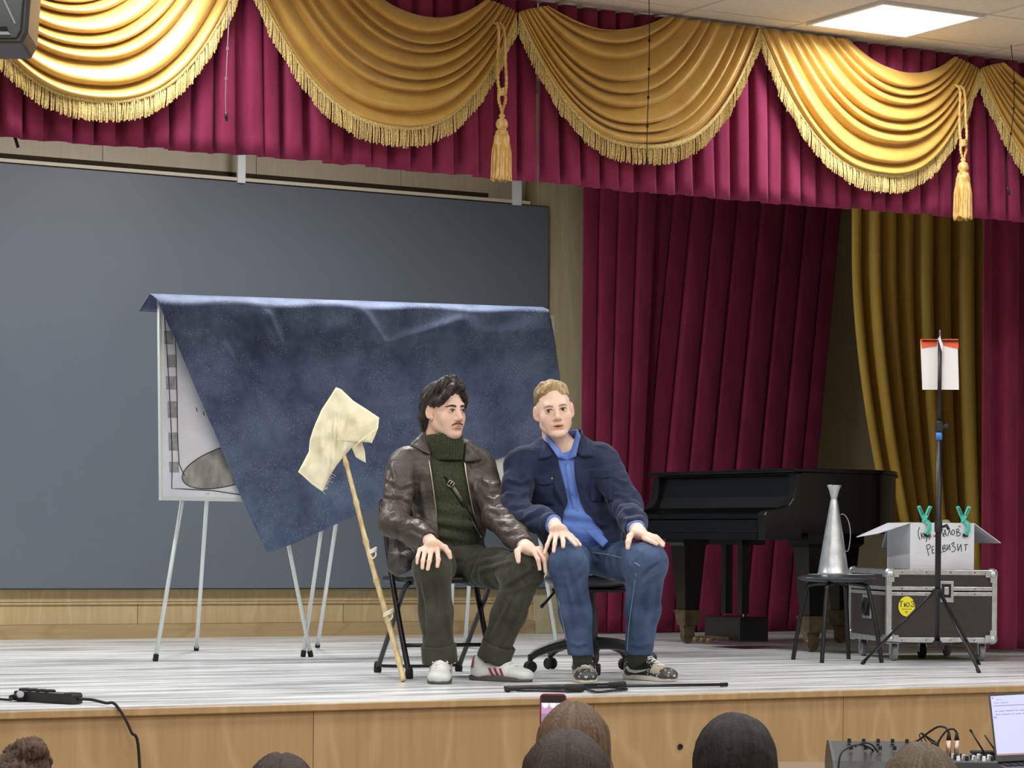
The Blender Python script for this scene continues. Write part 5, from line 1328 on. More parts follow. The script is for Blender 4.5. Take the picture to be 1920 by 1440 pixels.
for s in (-1, 1):
    HC([(s * .08, -.03, .05), (s * .074, -.055, -.02), (s * .052, -.075, -.085)], [.020, .020, .013]); HC([(s * .03, -.095, .03), (s * .03, -.085, -.05), (s * .028, -.078, -.10)], [.026, .024, .014])
V, Q = g.mesh(1); N = vnorm(V, Q); q = T1.inv(V)
ang = np.arctan2(q[:, 0], q[:, 1] + .02); st = .0022 * np.sin(ang * 26 + 9 * q[:, 2] * 14 + vnoise(V, 40, 4) * 1.6) * np.clip((q[:, 2] + .12) * 8, .3, 1) + .0028 * vnoise(V, 38, 9)
fmesh('hair', V + N * st[:, None], Q, M_hair1, m1.t)

# torso garments
yaw1 = np.array(Matrix.Rotation(math.radians(22), 3, 'Z'))
def torso1(fl, inset=0.0, arms=True):
    r = lambda *a: tuple(v - inset for v in a)
    fl.ell(P(832, 912, 11.64), r(.178, .125, .165), yaw1, k=.05)
    fl.rc(P(768, 866, 11.57), P(890, 868, 11.70), .072 - inset, .072 - inset, .05)
    fl.ell(P(842, 990, 11.64), r(.170, .135, .150), yaw1, k=.05)
    fl.ell(P(848, 1042, 11.65), r(.175, .145, .075), yaw1, k=.04)
    fl.rc(P(800, 842, 11.64), P(868, 844, 11.68), .055 - inset, .055 - inset, .05)
jk = Field((-.42, -.50, .36), (.44, .34, 1.14), .005)
torso1(jk)
jk.chain([RS + np.array((-.004, 0, -.01)), RE, RE * .35 + RW * .65, RW + (RW - RE) * -.05], [.071, .062, .052, .046], .035)
jk.chain([LS + np.array((.004, 0, -.01)), LE, LE * .35 + LW * .65, LW + (LW - LE) * -.05], [.071, .062, .052, .046], .035)
# jacket skirt hanging beside the hip
jk.chain([P(752, 1005, 11.55), P(745, 1060, 11.48)], [.05, .042], .04); jk.ell(P(762, 1050, 11.46), (.05, .10, .045), k=.03)
# front opening
X_, Y_, Z_ = jk.ax[0][:, None, None], jk.ax[1][None, :, None], jk.ax[2][None, None, :]
def px_r(px, py, d=11.52): return P(px, py, d)
zs_ = np.array([P(840, y, 11.52)[2] for y in (1060, 1012, 960, 900, 852, 830)]); ls_ = np.array([P(x, 900, 11.52)[0] for x in (823, 823, 820, 812, 806, 806)]); rs_ = np.array([P(x, 900, 11.52)[0] for x in (918, 903, 886, 874, 868, 866)])
zl = jk.ax[2]; lc_ = np.interp(zl, zs_, ls_)[None, None, :]; rc_ = np.interp(zl, zs_, rs_)[None, None, :]
carve = np.maximum(np.maximum(lc_ - X_, X_ - rc_), Y_ - .12)
jk.d = np.maximum(jk.d, -carve.astype(np.float32))
jk.rc(NB + np.array((0, -.01, -.02)), NB + np.array((0, -.01, .2)), .066, .075, .01, 'sub')
# cut sleeves open at the cuffs
for Wr, El in ((RW, RE), (LW, LE)): jk.rc(Wr + (Wr - El) * .02, Wr + (Wr - El) * .4, .036, .036, .004, 'sub')
limbs = [(RS, RE, .005, 2.6, .07), (RE, RW, .005, 4, .055), (LS, LE, .005, 2.8, .07), (LE, LW, .006, 5, .055)]
jo = cloth_mesh(m1, 'jacket', jk, M_leather, .004, 24, 5, limbs, 2, lines=[[(722, 895), (750, 912), (786, 902)], [(720, 930), (752, 928), (788, 950)], [(728, 962), (758, 956), (798, 978)], [(742, 990), (772, 983), (806, 1002)], [(735, 870), (742, 900), (738, 940)],
    [(903, 900), (922, 912), (938, 905)], [(904, 926), (926, 938), (946, 930)], [(914, 952), (940, 960), (962, 950)], [(932, 978), (955, 980), (976, 970)], [(945, 1000), (966, 994), (990, 992)], [(786, 870), (790, 920), (800, 975)], [(884, 880), (892, 930), (905, 985)], [(752, 1020), (775, 1030), (800, 1020)]], lamp=.008)
# collar wings
def wing(pn, name, m, pts, th, parent=None, fld=None, off=.012):
    vs = [pn.ray(fld, x, y, off) if fld is not None and len(p3) == 0 else Vector(pn.P(x, y, *p3)) for x, y, *p3 in pts]
    return vs
def quad_cloth(pn, name, m, A, B, C, D, th, parent, n=8, bulge=.006):
    A, B, C, D = map(Vector, (A, B, C, D)); nm = (B - A).cross(D - A).normalized()
    if nm.y > 0: nm = -nm
    return MB().grid(lambda u, v: tuple(A.lerp(B, u).lerp(D.lerp(C, u), v) + nm * bulge * math.sin(PI * u) * math.sin(PI * v)), n, n).build(name, m, parent, smooth=True, solid=th, world=False, offset=0)
JP = lambda x, y, o=.012: m1.ray(jk, x, y, o) or Vector(P(x, y, 11.55))
quad_cloth(m1, 'collar', M_leather, P(797, 806, 11.62), JP(806, 852, .016), JP(796, 848, .02), JP(769, 834, .018), .006, m1.t)
quad_cloth(m1, 'collar', M_leather, P(872, 826, 11.62), JP(871, 866, .014), JP(884, 866, .018), JP(904, 862, .016), .006, m1.t)
quad_cloth(m1, 'collar', M_leather, P(797, 806, 11.625), P(800, 836, 11.70), P(872, 840, 11.76), P(872, 826, 11.70), .008, m1.t)
# zips along the opening
for xs in ([(806, 862), (812, 900), (820, 960), (824, 1000)], [(869, 866), (874, 900), (886, 960), (902, 1006)]):
    z = [JP(x + (-2 if xs[0][0] < 840 else 2), y, .003) for x, y in xs]
    MB().tube(spline(z, 6), .0028, 6).build('zip', M_metal, m1.t, smooth=True, world=False)
MB().tube([JP(736, 1076, .004), JP(736, 1076, .008)], .006, 10).build('snap_button', M_metal, m1.t, world=False)
# sweater
sw = Field((-.30, -.40, .40), (.32, .30, 1.14), .006)
torso1(sw, .015)
sw.d = np.maximum(sw.d, -(sw.ax[2] - .455).astype(np.float32)[None, None, :] * -1 * -1) if False else sw.d
def knit_rolls(V):
    z = V[:, 2]; w = np.exp(-((z - P(850, 985, 11.5)[2]) / .075) ** 2)
    return w * .010 * np.sin(z * 95 + V[:, 0] * 10 + vnoise(V, 10, 2))
cloth_mesh(m1, 'sweater', sw, M_knit, .003, 24, 8, None, 2, knit_rolls)
# ribbed roll neck
rn = Field((-.16, -.10, .96), (.16, .30, 1.20), .0035)
c0, c1_ = P(833, 852, 11.62), P(832, 812, 11.615)
rn.chain([c0 + np.array((.006, 0, -.005)), c0 * .5 + c1_ * .5, c1_], [.086, .084, .076], .02)
rn.rc(c1_ + np.array((0, 0, .005)), c1_ + np.array((0, 0, .1)), .066, .07, .006, 'sub')
rn.cut(c0 + np.array((0, 0, -.035)), (.15, .25, -1)).cut(c1_ + np.array((0, 0, .004)), (-.16, -.10, 1))
V, Q = rn.mesh(1); N = vnorm(V, Q); a = np.arctan2(V[:, 0] - c0[0], V[:, 1] - c0[1])
fmesh('roll_neck', V + N * (.0026 * np.sign(np.sin(a * 44)) * np.abs(np.sin(a * 44)) ** .5 + .002 * vnoise(V, 30, 3))[:, None], Q, M_knit, m1.t)
# strap with buckle
SWP = lambda x, y, o=.004: m1.ray(sw, x, y, o) or Vector(P(x, y, 11.5))
sp_ = [SWP(x, y, .008) for x, y in ((836, 892), (845, 907), (858, 928), (872, 952), (888, 982), (903, 1008))]
sm = MB(); ribbon(sm, spline(sp_, 4), .020, (0, -1, 0)); sm.build('strap', mat('black_strap', rgb(22, 20, 20), .4), m1.t, solid=.004, world=False, smooth=True)
bq = SWP(845, 907, .016); bk_ = MB()
for d1, d2 in (((-.012, -.012), (.012, -.012)), ((.012, -.012), (.012, .012)), ((.012, .012), (-.012, .012)), ((-.012, .012), (-.012, -.012)), ((0, -.012), (0, .012))):
    R2 = Matrix.Rotation(.6, 3, 'Y'); bk_.tube([bq + R2 @ Vector((d1[0], 0, d1[1])), bq + R2 @ Vector((d2[0], 0, d2[1]))], .002, 6)
bk_.build('buckle', M_metal, m1.t, world=False, smooth=True)
sm = MB(); ribbon(sm, [SWP(850, 914, .013), SWP(858, 926, .014), SWP(866, 940, .012)], .015, (0, -1, 0)); sm.build('strap_tip', mat('grey_strap_end', rgb(120, 116, 104), .4), m1.t, solid=.003, world=False, smooth=True)
# trousers
tr1 = Field((-.34, -.60, .06), (.46, .30, .66), .005)
tr1.ell(P(852, 1050, 11.64), (.165, .14, .085), yaw1, k=.04)
tr1.chain([RH, RH * .5 + RK * .5, RK + np.array((0, .0, -.004)), RK * .5 + RA * .5, RA + np.array((0, 0, .02))], [.088, .082, .076, .069, .064], .035)
tr1.chain([LH, LH * .5 + LK * .5, LK + np.array((0, 0, -.004)), LK * .5 + LA * .5, LA + np.array((0, 0, .02))], [.088, .084, .077, .069, .064], .035)
for A_, K_ in ((RA, RK), (LA, LK)):
    dr = (A_ - K_) / np.linalg.norm(A_ - K_); tr1.rc(A_ + dr * .0, A_ + dr * .1, .052, .052, .004, 'sub'); pass
tr1.cut((0, 0, RA[2] + .012), (0, 0, -1))
tl = [(RH, RK, .004, 4, .08), (RK, RA, .004, 2, .07), (LH, LK, .007, 6, .08), (LK, LA, .004, 2, .07)]
cloth_mesh(m1, 'trousers', tr1, M_trou, .003, 20, 12, tl, 2, lines=[[(876, 1047), (920, 1034), (966, 1026)], [(884, 1058), (930, 1046), (968, 1037)], [(886, 1074), (930, 1062), (962, 1050)], [(944, 1100), (974, 1080), (1002, 1062)], [(950, 1112), (985, 1098), (1012, 1078)],
    [(819, 1080), (824, 1130), (816, 1205)], [(790, 1072), (800, 1130), (806, 1205)], [(836, 1082), (839, 1150), (844, 1200)], [(976, 1108), (956, 1160), (934, 1218)], [(1000, 1098), (985, 1150), (952, 1214)], [(962, 1112), (938, 1165), (916, 1212)], [(835, 1035), (850, 1045), (870, 1048)]])
for A_, K_ in ((RA, RK), (LA, LK)):
    dr = (A_ - K_) / np.linalg.norm(A_ - K_); cf = Field(A_ - .13, A_ + .13, .005)
    c = A_ - dr * .012
    cf.rc(c - dr * .09, c + dr * .09, .077, .075, .01); cf.cut(c + dr * .016, dr).cut(c - dr * .062, -dr); cf.rc(c - dr * .12, c + dr * .12, .058, .055, .003, 'sub')
    cloth_mesh(m1, 'trouser_cuff', cf, M_trou, .003, 30, 15, None, 1)
def sock(pn, A_, K_, foot, m):
    dr = (K_ - A_) / np.linalg.norm(K_ - A_); MB().tube([Vector(A_ + dr * .09), Vector(A_), Vector(foot)], [.043, .043, .037], 16).build('sock', m, pn.t, smooth=True, world=False)
M_sock = mat('dark_sock', rgb(46, 48, 46), .9)
st_white = lambda q: np.where((q[:, 0] > .20)[:, None] & (q[:, 2] < .06)[:, None], np.array((.86, .86, .84)), np.where((q[:, 0] < .035)[:, None] & (q[:, 2] > .055)[:, None], np.array((.62, .07, .10)), np.array((1., 1, 1))))
hl, tl_ = onz(828, 1266), onz(822, 1283.5); hl = tl_ + (gp(829, 11.30) - tl_).normalized() * .285
o, wm, k, fs = shoe(m1, hl, tl_, M_shoe_w, M_gum, None, st_white)
for i in range(3):
    x = .118 + .026 * i
    for sg in (-1, 1): side_patch(o, m1, wm, k, fs, [(x, .026), (x - .006, .04), (x - .014, .058), (x - .002, .058), (x + .006, .04), (x + .012, .026)], sg, M_redst, 'stripe')
sock(m1, RA, RK, m1.t.matrix_basis.inverted() @ (wm @ Vector((.06, 0, .06))), M_sock)
tl_, hl = onz(995, 1279), onz(889, 1275); hl = tl_ + (hl - tl_).normalized() * .288
o, wm, k, fs = shoe(m1, hl, tl_, M_shoe_w, M_gum, None, st_white)
for i in range(3):
    x = .118 + .026 * i
    for sg in (-1, 1): side_patch(o, m1, wm, k, fs, [(x, .026), (x - .006, .04), (x - .014, .058), (x - .002, .058), (x + .006, .04), (x + .012, .026)], sg, M_redst, 'stripe')
sock(m1, LA, LK, m1.t.matrix_basis.inverted() @ (wm @ Vector((.06, 0, .06))), M_sock)
# ================================================================== man in the navy jacket
m2 = Person(1085, 11.6, 'man with short blond hair in navy jacket and jeans, speaking')
P = m2.P
RS, LS = P(977, 868, 11.60), P(1130, 862, 11.62); RE, LE = P(962, 962, 11.48), P(1174, 948, 11.48); RW, LW = P(1038, 983, 11.26), P(1193, 992, 11.23)
RK, LK = P(1066, 1056, 11.15), P(1213, 1054, 11.15); RA, LA = P(1092, 1236, 11.29), P(1196, 1231, 11.44); RH, LH = P(1078, 1052, 11.60), P(1137, 1050, 11.60)
NB, PV = P(1053, 848, 11.66), P(1106, 1050, 11.68)
T2 = HT(P(1039, 773, 11.58), head_frame(math.radians(6), -.03, .0) @ Matrix.Rotation(.13, 3, 'Y'), 1.03)
f = Field((-.40, -.64, .0), (.45, .40, 1.36), .0042)
head_prims(f, T2, 1.03, open_mouth=.004, jaw=1.04)
f.chain([T2((0, -.03, -.03)), T2((0, -.040, -.10)), NB], [.054, .053, .062], .03)
f.chain([NB, P(1062, 930, 11.68), PV], [.07, .085, .06], .04)
for S_, E_, Wr in ((RS, RE, RW), (LS, LE, LW)): f.chain([NB, S_, E_, Wr], [.05, .045, .037, .0265], .03)
for H_, K_, A_ in ((RH, RK, RA), (LH, LK, LA)): f.chain([PV, H_, K_, A_], [.055, .05, .045, .028], .03)
f.ell(P(1047, 996, 11.185), (.041, .046, .023), np.array(Matrix.Rotation(-.7, 3, 'X')), k=.015)
f.rc(RW, P(1045, 993, 11.20), .031, .031, .015)
for kn, md, tp, r in (((1032, 1007, 11.16), (1026, 1022, 11.13), (1021, 1038, 11.125), .0078), ((1042, 1006, 11.145), (1040, 1020, 11.10), (1038, 1034, 11.085), .0086), ((1054, 1005, 11.14), (1056, 1015, 11.09), (1056, 1025, 11.07), .009), ((1063, 1004, 11.15), (1072, 1013, 11.11), (1080, 1022, 11.085), .0088)):
    finger(f, [P(1046 + (kn[0] - 1046) * .6, 997, 11.18), P(*kn), P(*md), P(*tp)], r * 1.2, r * .85, .006)
finger(f, [P(1056, 994, 11.19), P(1070, 1006, 11.18), P(1080, 1015, 11.17), P(1087, 1022, 11.16)], .0125, .0085, .008)
f.ell(P(1201, 1001, 11.17), (.044, .044, .022), np.array(Matrix.Rotation(.45, 3, 'Y')), k=.015)
f.rc(LW, P(1199, 998, 11.185), .032, .030, .015)
for kn, md, tp, r in (((1209, 1010, 11.13), (1221, 1015, 11.10), (1231, 1020, 11.085), .0088), ((1215, 1006, 11.14), (1230, 1012, 11.115), (1243, 1023, 11.10), .009), ((1217, 1003, 11.165), (1233, 1009, 11.15), (1244, 1019, 11.15), .0085), ((1216, 1002, 11.19), (1230, 1006, 11.19), (1240, 1014, 11.19), .0075)):
    finger(f, [P(1202, 1002, 11.17), P(*kn), P(*md), P(*tp)], r * 1.25, r * .85, .006)
finger(f, [P(1190, 998, 11.18), P(1181, 1006, 11.14), P(1178, 1016, 11.115), P(1177, 1027, 11.11)], .0135, .0088, .008)
V, Q = f.mesh(1)
fmesh('body', V, Q, M_skin2, m2.t, skin_tone(T2, lips=(.86, .6, .58)))
eyes(m2, T2, (.25, -.05))
q = [on_face(f, T2, x, -.0622, .0012) for x in (-.022, -.012, 0, .012, .022)]
MB().tube(q, [.0008, .0026, .0034, .0026, .0008], 8).build('mouth', mat('mouth_dark', rgb(86, 44, 40), .6), m2.t, world=False, smooth=True)
M_brow2 = mat('light_brow', rgb(160, 128, 100), .7)
for s in (-1, 1): brow(m2, T2, M_brow2, f, [(s * .012, .0240), (s * .024, .0275), (s * .038, .0280), (s * .049, .0220)], .0034, -.0008)
# hair: short sides, quiff brushed to one side
g = Field(T2.c - .17, T2.c + .17, .0035)
HE = lambda c, r, k=.012, op='add': g.ell(T2(c), np.array(r) * T2.sc, np.array(T2.M), k, op)
HC = lambda P_, R_, k=.012, op='add': g.chain([T2(p) for p in P_], [r * T2.sc for r in R_], k, op)
HE((0, -.026, .050), (.0795, .098, .086))
HE((0, .102, .012), (.066, .062, .090), .006, 'sub')
HE((0, .082, -.07), (.12, .075, .080), .006, 'sub')
HE((0, -.03, -.13), (.12, .14, .08), .006, 'sub')
V, Q = g.mesh(1); N = vnorm(V, Q)
fmesh('side_hair', V + N * (.0015 * vnoise(V, 120, 3))[:, None], Q, M_hair2s, m2.t)
g = Field(T2.c - .17, T2.c + .19, .0035)
HE((0, -.022, .076), (.0765, .092, .060)); HE((0, .098, .024), (.060, .062, .090), .006, 'sub'); HE((0, -.02, -.01), (.14, .16, .085), .006, 'sub')
HC([(-.052, .020, .104), (-.030, .040, .116), (.008, .056, .116), (.040, .056, .102), (.062, .040, .088)], [.010, .013, .014, .013, .010]); HC([(.0, .02, .128), (.04, .03, .118), (.064, .010, .100)], [.012, .014, .012])
HC([(-.05, .0, .112), (.0, .0, .130), (.05, -.01, .114)], [.010, .011, .010])
V, Q = g.mesh(1); N = vnorm(V, Q); q = T2.inv(V)
fmesh('hair', V + N * (.002 * np.sin(q[:, 1] * 330 + q[:, 0] * 160 + vnoise(V, 40, 2) * 1.5) + .0025 * vnoise(V, 50, 6))[:, None], Q, M_hair2, m2.t)

yaw2 = np.array(Matrix.Rotation(math.radians(-4), 3, 'Z'))
def torso2(fl, inset=0.0):
    r = lambda *a: tuple(v - inset for v in a)
    fl.ell(P(1056, 905, 11.67), r(.195, .13, .165), yaw2, k=.05)
    fl.rc(P(988, 864, 11.62), P(1120, 858, 11.64), .070 - inset, .070 - inset, .05)
    fl.ell(P(1078, 980, 11.67), r(.185, .142, .150), yaw2, k=.05)
    fl.ell(P(1096, 1034, 11.67), r(.18, .15, .07), yaw2, k=.04)
    fl.rc(P(1024, 838, 11.66), P(1082, 836, 11.66), .052 - inset, .052 - inset, .05)
jk = Field((-.46, -.50, .38), (.46, .34, 1.14), .005)
torso2(jk)
jk.chain([RS + np.array((-.006, 0, -.012)), RE, RE * .35 + RW * .65, RW + (RW - RE) * -.10], [.074, .064, .054, .047], .035)
jk.chain([LS + np.array((.006, 0, -.012)), LE, LE * .35 + LW * .65, LW + (LW - LE) * -.10], [.074, .064, .054, .048], .035)
jk.chain([P(1150, 985, 11.6), P(1150, 1018, 11.50)], [.05, .035], .04)
X_, Y_, Z_ = jk.ax[0][:, None, None], jk.ax[1][None, :, None], jk.ax[2][None, None, :]
yy = (1050, 1004, 985, 960, 942, 897, 849, 819, 800)
zs_ = np.array([P(1060, y, 11.53)[2] for y in yy]); ls_ = np.array([P(x, 900, 11.53)[0] for x in (1058, 1054, 1054, 1058, 1066, 1055, 1040, 1022, 1020)]); rs_ = np.array([P(x, 900, 11.53)[0] for x in (1140, 1134, 1124, 1098, 1089, 1079, 1078, 1090, 1092)])
zl = jk.ax[2]; lc_ = np.interp(zl, zs_, ls_)[None, None, :]; rc_ = np.interp(zl, zs_, rs_)[None, None, :]
jk.d = np.maximum(jk.d, -np.maximum(np.maximum(lc_ - X_, X_ - rc_), Y_ - .06).astype(np.float32))
jk.rc(NB + np.array((0, -.01, -.02)), NB + np.array((0, -.01, .2)), .07, .08, .01, 'sub')
for Wr, El in ((RW, RE), (LW, LE)): jk.rc(Wr - (Wr - El) * .03, Wr + (Wr - El) * .4, .038, .038, .004, 'sub')
limbs = [(RS, RE, .006, 3, .07), (RE, RW, .007, 5, .055), (LS, LE, .006, 3, .07), (LE, LW, .007, 5, .055)]
cloth_mesh(m2, 'jacket', jk, M_navy, .004, 22, 25, limbs, 2, lines=[[(949, 898), (975, 906), (1002, 894)], [(946, 924), (975, 930), (1003, 914)], [(954, 950), (985, 945), (1008, 928)], [(974, 976), (1000, 962), (1022, 948)], [(985, 850), (980, 880), (990, 905)],
    [(1150, 893), (1172, 905), (1184, 898)], [(1148, 924), (1175, 932), (1194, 920)], [(1154, 948), (1180, 956), (1204, 944)], [(1158, 970), (1188, 976), (1212, 966)], [(1040, 905), (1048, 930), (1060, 952)], [(1095, 905), (1102, 940), (1120, 968)], [(1110, 975), (1130, 985), (1150, 980)]], lamp=.008)
JP = lambda x, y, o=.012: m2.ray(jk, x, y, o) or Vector(P(x, y, 11.55))
quad_cloth(m2, 'jacket_collar', M_navy, P(1019, 812, 11.64), JP(1036, 852, .016), JP(1030, 857, .018), JP(1010, 862, .016), .008, m2.t)
quad_cloth(m2, 'jacket_collar', M_navy, P(1090, 806, 11.64), JP(1082, 848, .016), JP(1090, 856, .018), JP(1112, 856, .016), .008, m2.t)
quad_cloth(m2, 'jacket_collar', M_navy, P(1019, 812, 11.645), P(1024, 828, 11.74), P(1084, 822, 11.74), P(1090, 806, 11.645), .008, m2.t)
# chest pockets with flaps
for x0, x1, y0, y1, tilt in ((1003, 1036, 892, 946, 3), (1107, 1146, 880, 940, 3)):
    for nm, a, b, th in (('pocket', y0 + 8, y1, .004), ('pocket_flap', y0, y0 + 14, .007)):
        C = [JP(x0, a, th), JP(x1, a + tilt * 0, th), JP(x1 + 2, b, th), JP(x0 + 2, b, th)]
        pm_ = MB(); n_ = 8
        vs = [JP(x0 + (x1 - x0) * i / 7 + 2 * j / 7, a + (b - a) * j / 7 + (4 * math.sin(PI * i / 7) * (j / 7) if nm == 'pocket_flap' else 0), th) for i in range(8) for j in range(8)]
        pm_.add(vs, [(i * 8 + j, i * 8 + j + 1, (i + 1) * 8 + j + 1, (i + 1) * 8 + j) for i in range(7) for j in range(7)]).build(nm, M_navy, m2.t, smooth=True, solid=.004, world=False, offset=0)
MB().tube([JP(1035, 897, .008), JP(1035, 897, .012)], .004, 10).build('pocket_button', M_metal, m2.t, world=False)
# shirt
sh2 = Field((-.36, -.44, .42), (.40, .30, 1.14), .006)
torso2(sh2, .016)
sh2.ell(P(1098, 1006, 11.56), (.085, .05, .05), k=.03)
def shirt_folds(V):
    z = V[:, 2]; w = np.exp(-((z - P(1085, 982, 11.5)[2]) / .06) ** 2); return w * .008 * np.sin(z * 80 + V[:, 0] * 22 + vnoise(V, 12, 5) * 1.5)
sh2.rc(NB + np.array((0, -.02, .0)), NB + np.array((0, -.03, .15)), .056, .075, .01, 'sub'); sh2.rc(P(1064, 856, 11.50), P(1056, 820, 11.50), .012, .05, .01, 'sub')
cloth_mesh(m2, 'shirt', sh2, M_shirt, .003, 28, 31, None, 2, shirt_folds)
SP2 = lambda x, y, o=.006: m2.ray(sh2, x, y, o) or Vector(P(x, y, 11.53))
pk = [SP2(x, y, .004) for x, y in ((1063, 868), (1067, 890), (1071, 915), (1076, 940), (1080, 960))]
sm = MB(); ribbon(sm, spline(pk, 4), .026, (0, -1, 0)); sm.build('placket', M_shirt, m2.t, solid=.003, world=False, smooth=True)
for x, y in ((1063, 868), (1068, 897), (1073, 925), (1078, 950)): MB().tube([SP2(x, y, .007), SP2(x, y, .010)], .0045, 10).build('shirt_button', M_shirt, m2.t, world=False)
quad_cloth(m2, 'shirt_collar', M_shirt, P(1026, 812, 11.575), SP2(1063, 862, .012), SP2(1046, 858, .026), P(1022, 822, 11.545), .004, m2.t)
quad_cloth(m2, 'shirt_collar', M_shirt, P(1083, 806, 11.575), SP2(1066, 862, .012), SP2(1080, 856, .026), P(1088, 818, 11.545), .004, m2.t)
quad_cloth(m2, 'shirt_collar', M_shirt, P(1026, 812, 11.58), P(1030, 826, 11.70), P(1080, 820, 11.70), P(1083, 806, 11.58), .004, m2.t)
tb = [Vector(P(1102, 992, 11.50)), Vector(P(1120, 990, 11.49)), Vector(P(1141, 1014, 11.45)), Vector(P(1136, 1026, 11.44)), Vector(P(1118, 1022, 11.45))]
quad_cloth(m2, 'shirt_tail', M_shirt, P(1096, 994, 11.485), P(1118, 990, 11.475), P(1141, 1015, 11.41), P(1130, 1026, 11.41), .004, m2.t)
for Wr, El in ((RW, RE), (LW, LE)):
    dr = (Wr - El) / np.linalg.norm(Wr - El); MB().tube([Vector(Wr - dr * .055), Vector(Wr - dr * .02), Vector(Wr + dr * .004), Vector(Wr + dr * .004), Vector(Wr - dr * .03)], [.040, .041, .042, .037, .035], 20, caps=False).build('shirt_cuff', M_shirt, m2.t, smooth=True, world=False)
# jeans
je = Field((-.38, -.64, .05), (.46, .30, .66), .005)
je.ell(P(1104, 1042, 11.66), (.165, .145, .075), yaw2, k=.03)
je.chain([RH, RH * .5 + RK * .5, RK + np.array((0, 0, -.006)), RK * .5 + RA * .5, RA + np.array((0, 0, -.012))], [.080, .080, .080, .067, .056], .03)
je.chain([LH, LH * .5 + LK * .5, LK + np.array((0, 0, -.006)), LK * .5 + LA * .5, LA + np.array((0, 0, -.012))], [.080, .082, .085, .070, .058], .03)
for A_, K_ in ((RA, RK), (LA, LK)):
    dr = (A_ - K_) / np.linalg.norm(A_ - K_); je.rc(A_ - dr * .02, A_ + dr * .12, .046, .048, .004, 'sub'); pass
je.cut((0, 0, RA[2] + .018), (0, 0, -1))
tl = [(RH, RK, .004, 4, .08), (RK, RA, .004, 3, .075), (LH, LK, .006, 6, .085), (LK, LA, .004, 3, .075)]
cloth_mesh(m2, 'jeans', je, M_jean, .003, 20, 42, tl, 2, lines=[[(1072, 1060), (1087, 1110), (1098, 1165)], [(1040, 1088), (1053, 1135), (1066, 1190)], [(1060, 1075), (1072, 1120), (1080, 1180)], [(1162, 1044), (1178, 1024)], [(1172, 1050), (1190, 1028)], [(1184, 1054), (1203, 1033)], [(1192, 1088), (1215, 1062), (1238, 1048)], [(1190, 1104), (1220, 1082), (1248, 1070)],
    [(1226, 1082), (1215, 1130), (1204, 1195)], [(1242, 1090), (1236, 1140), (1222, 1205)], [(1195, 1110), (1190, 1150), (1186, 1200)], [(1070, 1205), (1085, 1210), (1104, 1203)], [(1180, 1205), (1200, 1211), (1220, 1203)], [(1110, 1030), (1128, 1042), (1150, 1044)]])
M_stit = mat('denim_stitch', rgb(150, 160, 178), .8)
JN = lambda x, y, o=.0045: m2.ray(je, x, y, o)
for line in ([(1112, 1036), (1140, 1040), (1165, 1046), (1192, 1056), (1200, 1062)], [(1192, 1075), (1188, 1110), (1182, 1150), (1178, 1190), (1176, 1220)], [(1036, 1060), (1043, 1100), (1052, 1150), (1062, 1200), (1066, 1230)]):
    q_ = [JN(x, y) for x, y in line]; q_ = [v for v in q_ if v is not None]
    if len(q_) > 2: MB().tube(spline(q_, 5), .0016, 5).build('seam', M_stit, m2.t, world=False)
def st_print(q):
    n = np.sin(q[:, 0] * 260 + 1.3 * np.sin(q[:, 2] * 190)) * np.sin(q[:, 2] * 240 + 1.7 * np.sin(q[:, 1] * 200 + q[:, 0] * 90)) * np.cos(q[:, 1] * 120)
    C = np.full((len(q), 3), .012); C[n > .52] = (.62, .60, .54)
    toe = (q[:, 0] > .235) | ((q[:, 0] < .03) & (q[:, 2] > .05)); C[toe & (n < .3)] = (.05, .05, .05)
    tb_ = (q[:, 0] > .195) & (q[:, 0] < .25) & (q[:, 2] > .035); C[tb_] = (.40, .36, .28)
    return C
M_swo = mat('grey_leather_mark', rgb(190, 188, 184), .5)
SW_ = [(.045, .052), (.07, .034), (.10, .030), (.14, .038), (.19, .050), (.19, .053), (.14, .046), (.10, .043), (.075, .047), (.06, .062)]
for toe_, heel_, A_, K_ in ((onz(1099, 1281), gp(1094, 11.42), RA, RK), (onz(1262, 1278.5), onz(1165, 1272), LA, LK)):
    heel_ = toe_ + (heel_ - toe_).normalized() * .292
    o, wm, k, fs = shoe(m2, heel_, toe_, M_shoe_k, M_offw, None, st_print)
    for sg in (-1, 1): side_patch(o, m2, wm, k, fs, SW_, sg, M_swo, 'side_mark')
    sock(m2, A_, K_, m2.t.matrix_basis.inverted() @ (wm @ Vector((.06, 0, .06))), mat('olive_sock', rgb(52, 56, 46), .9))
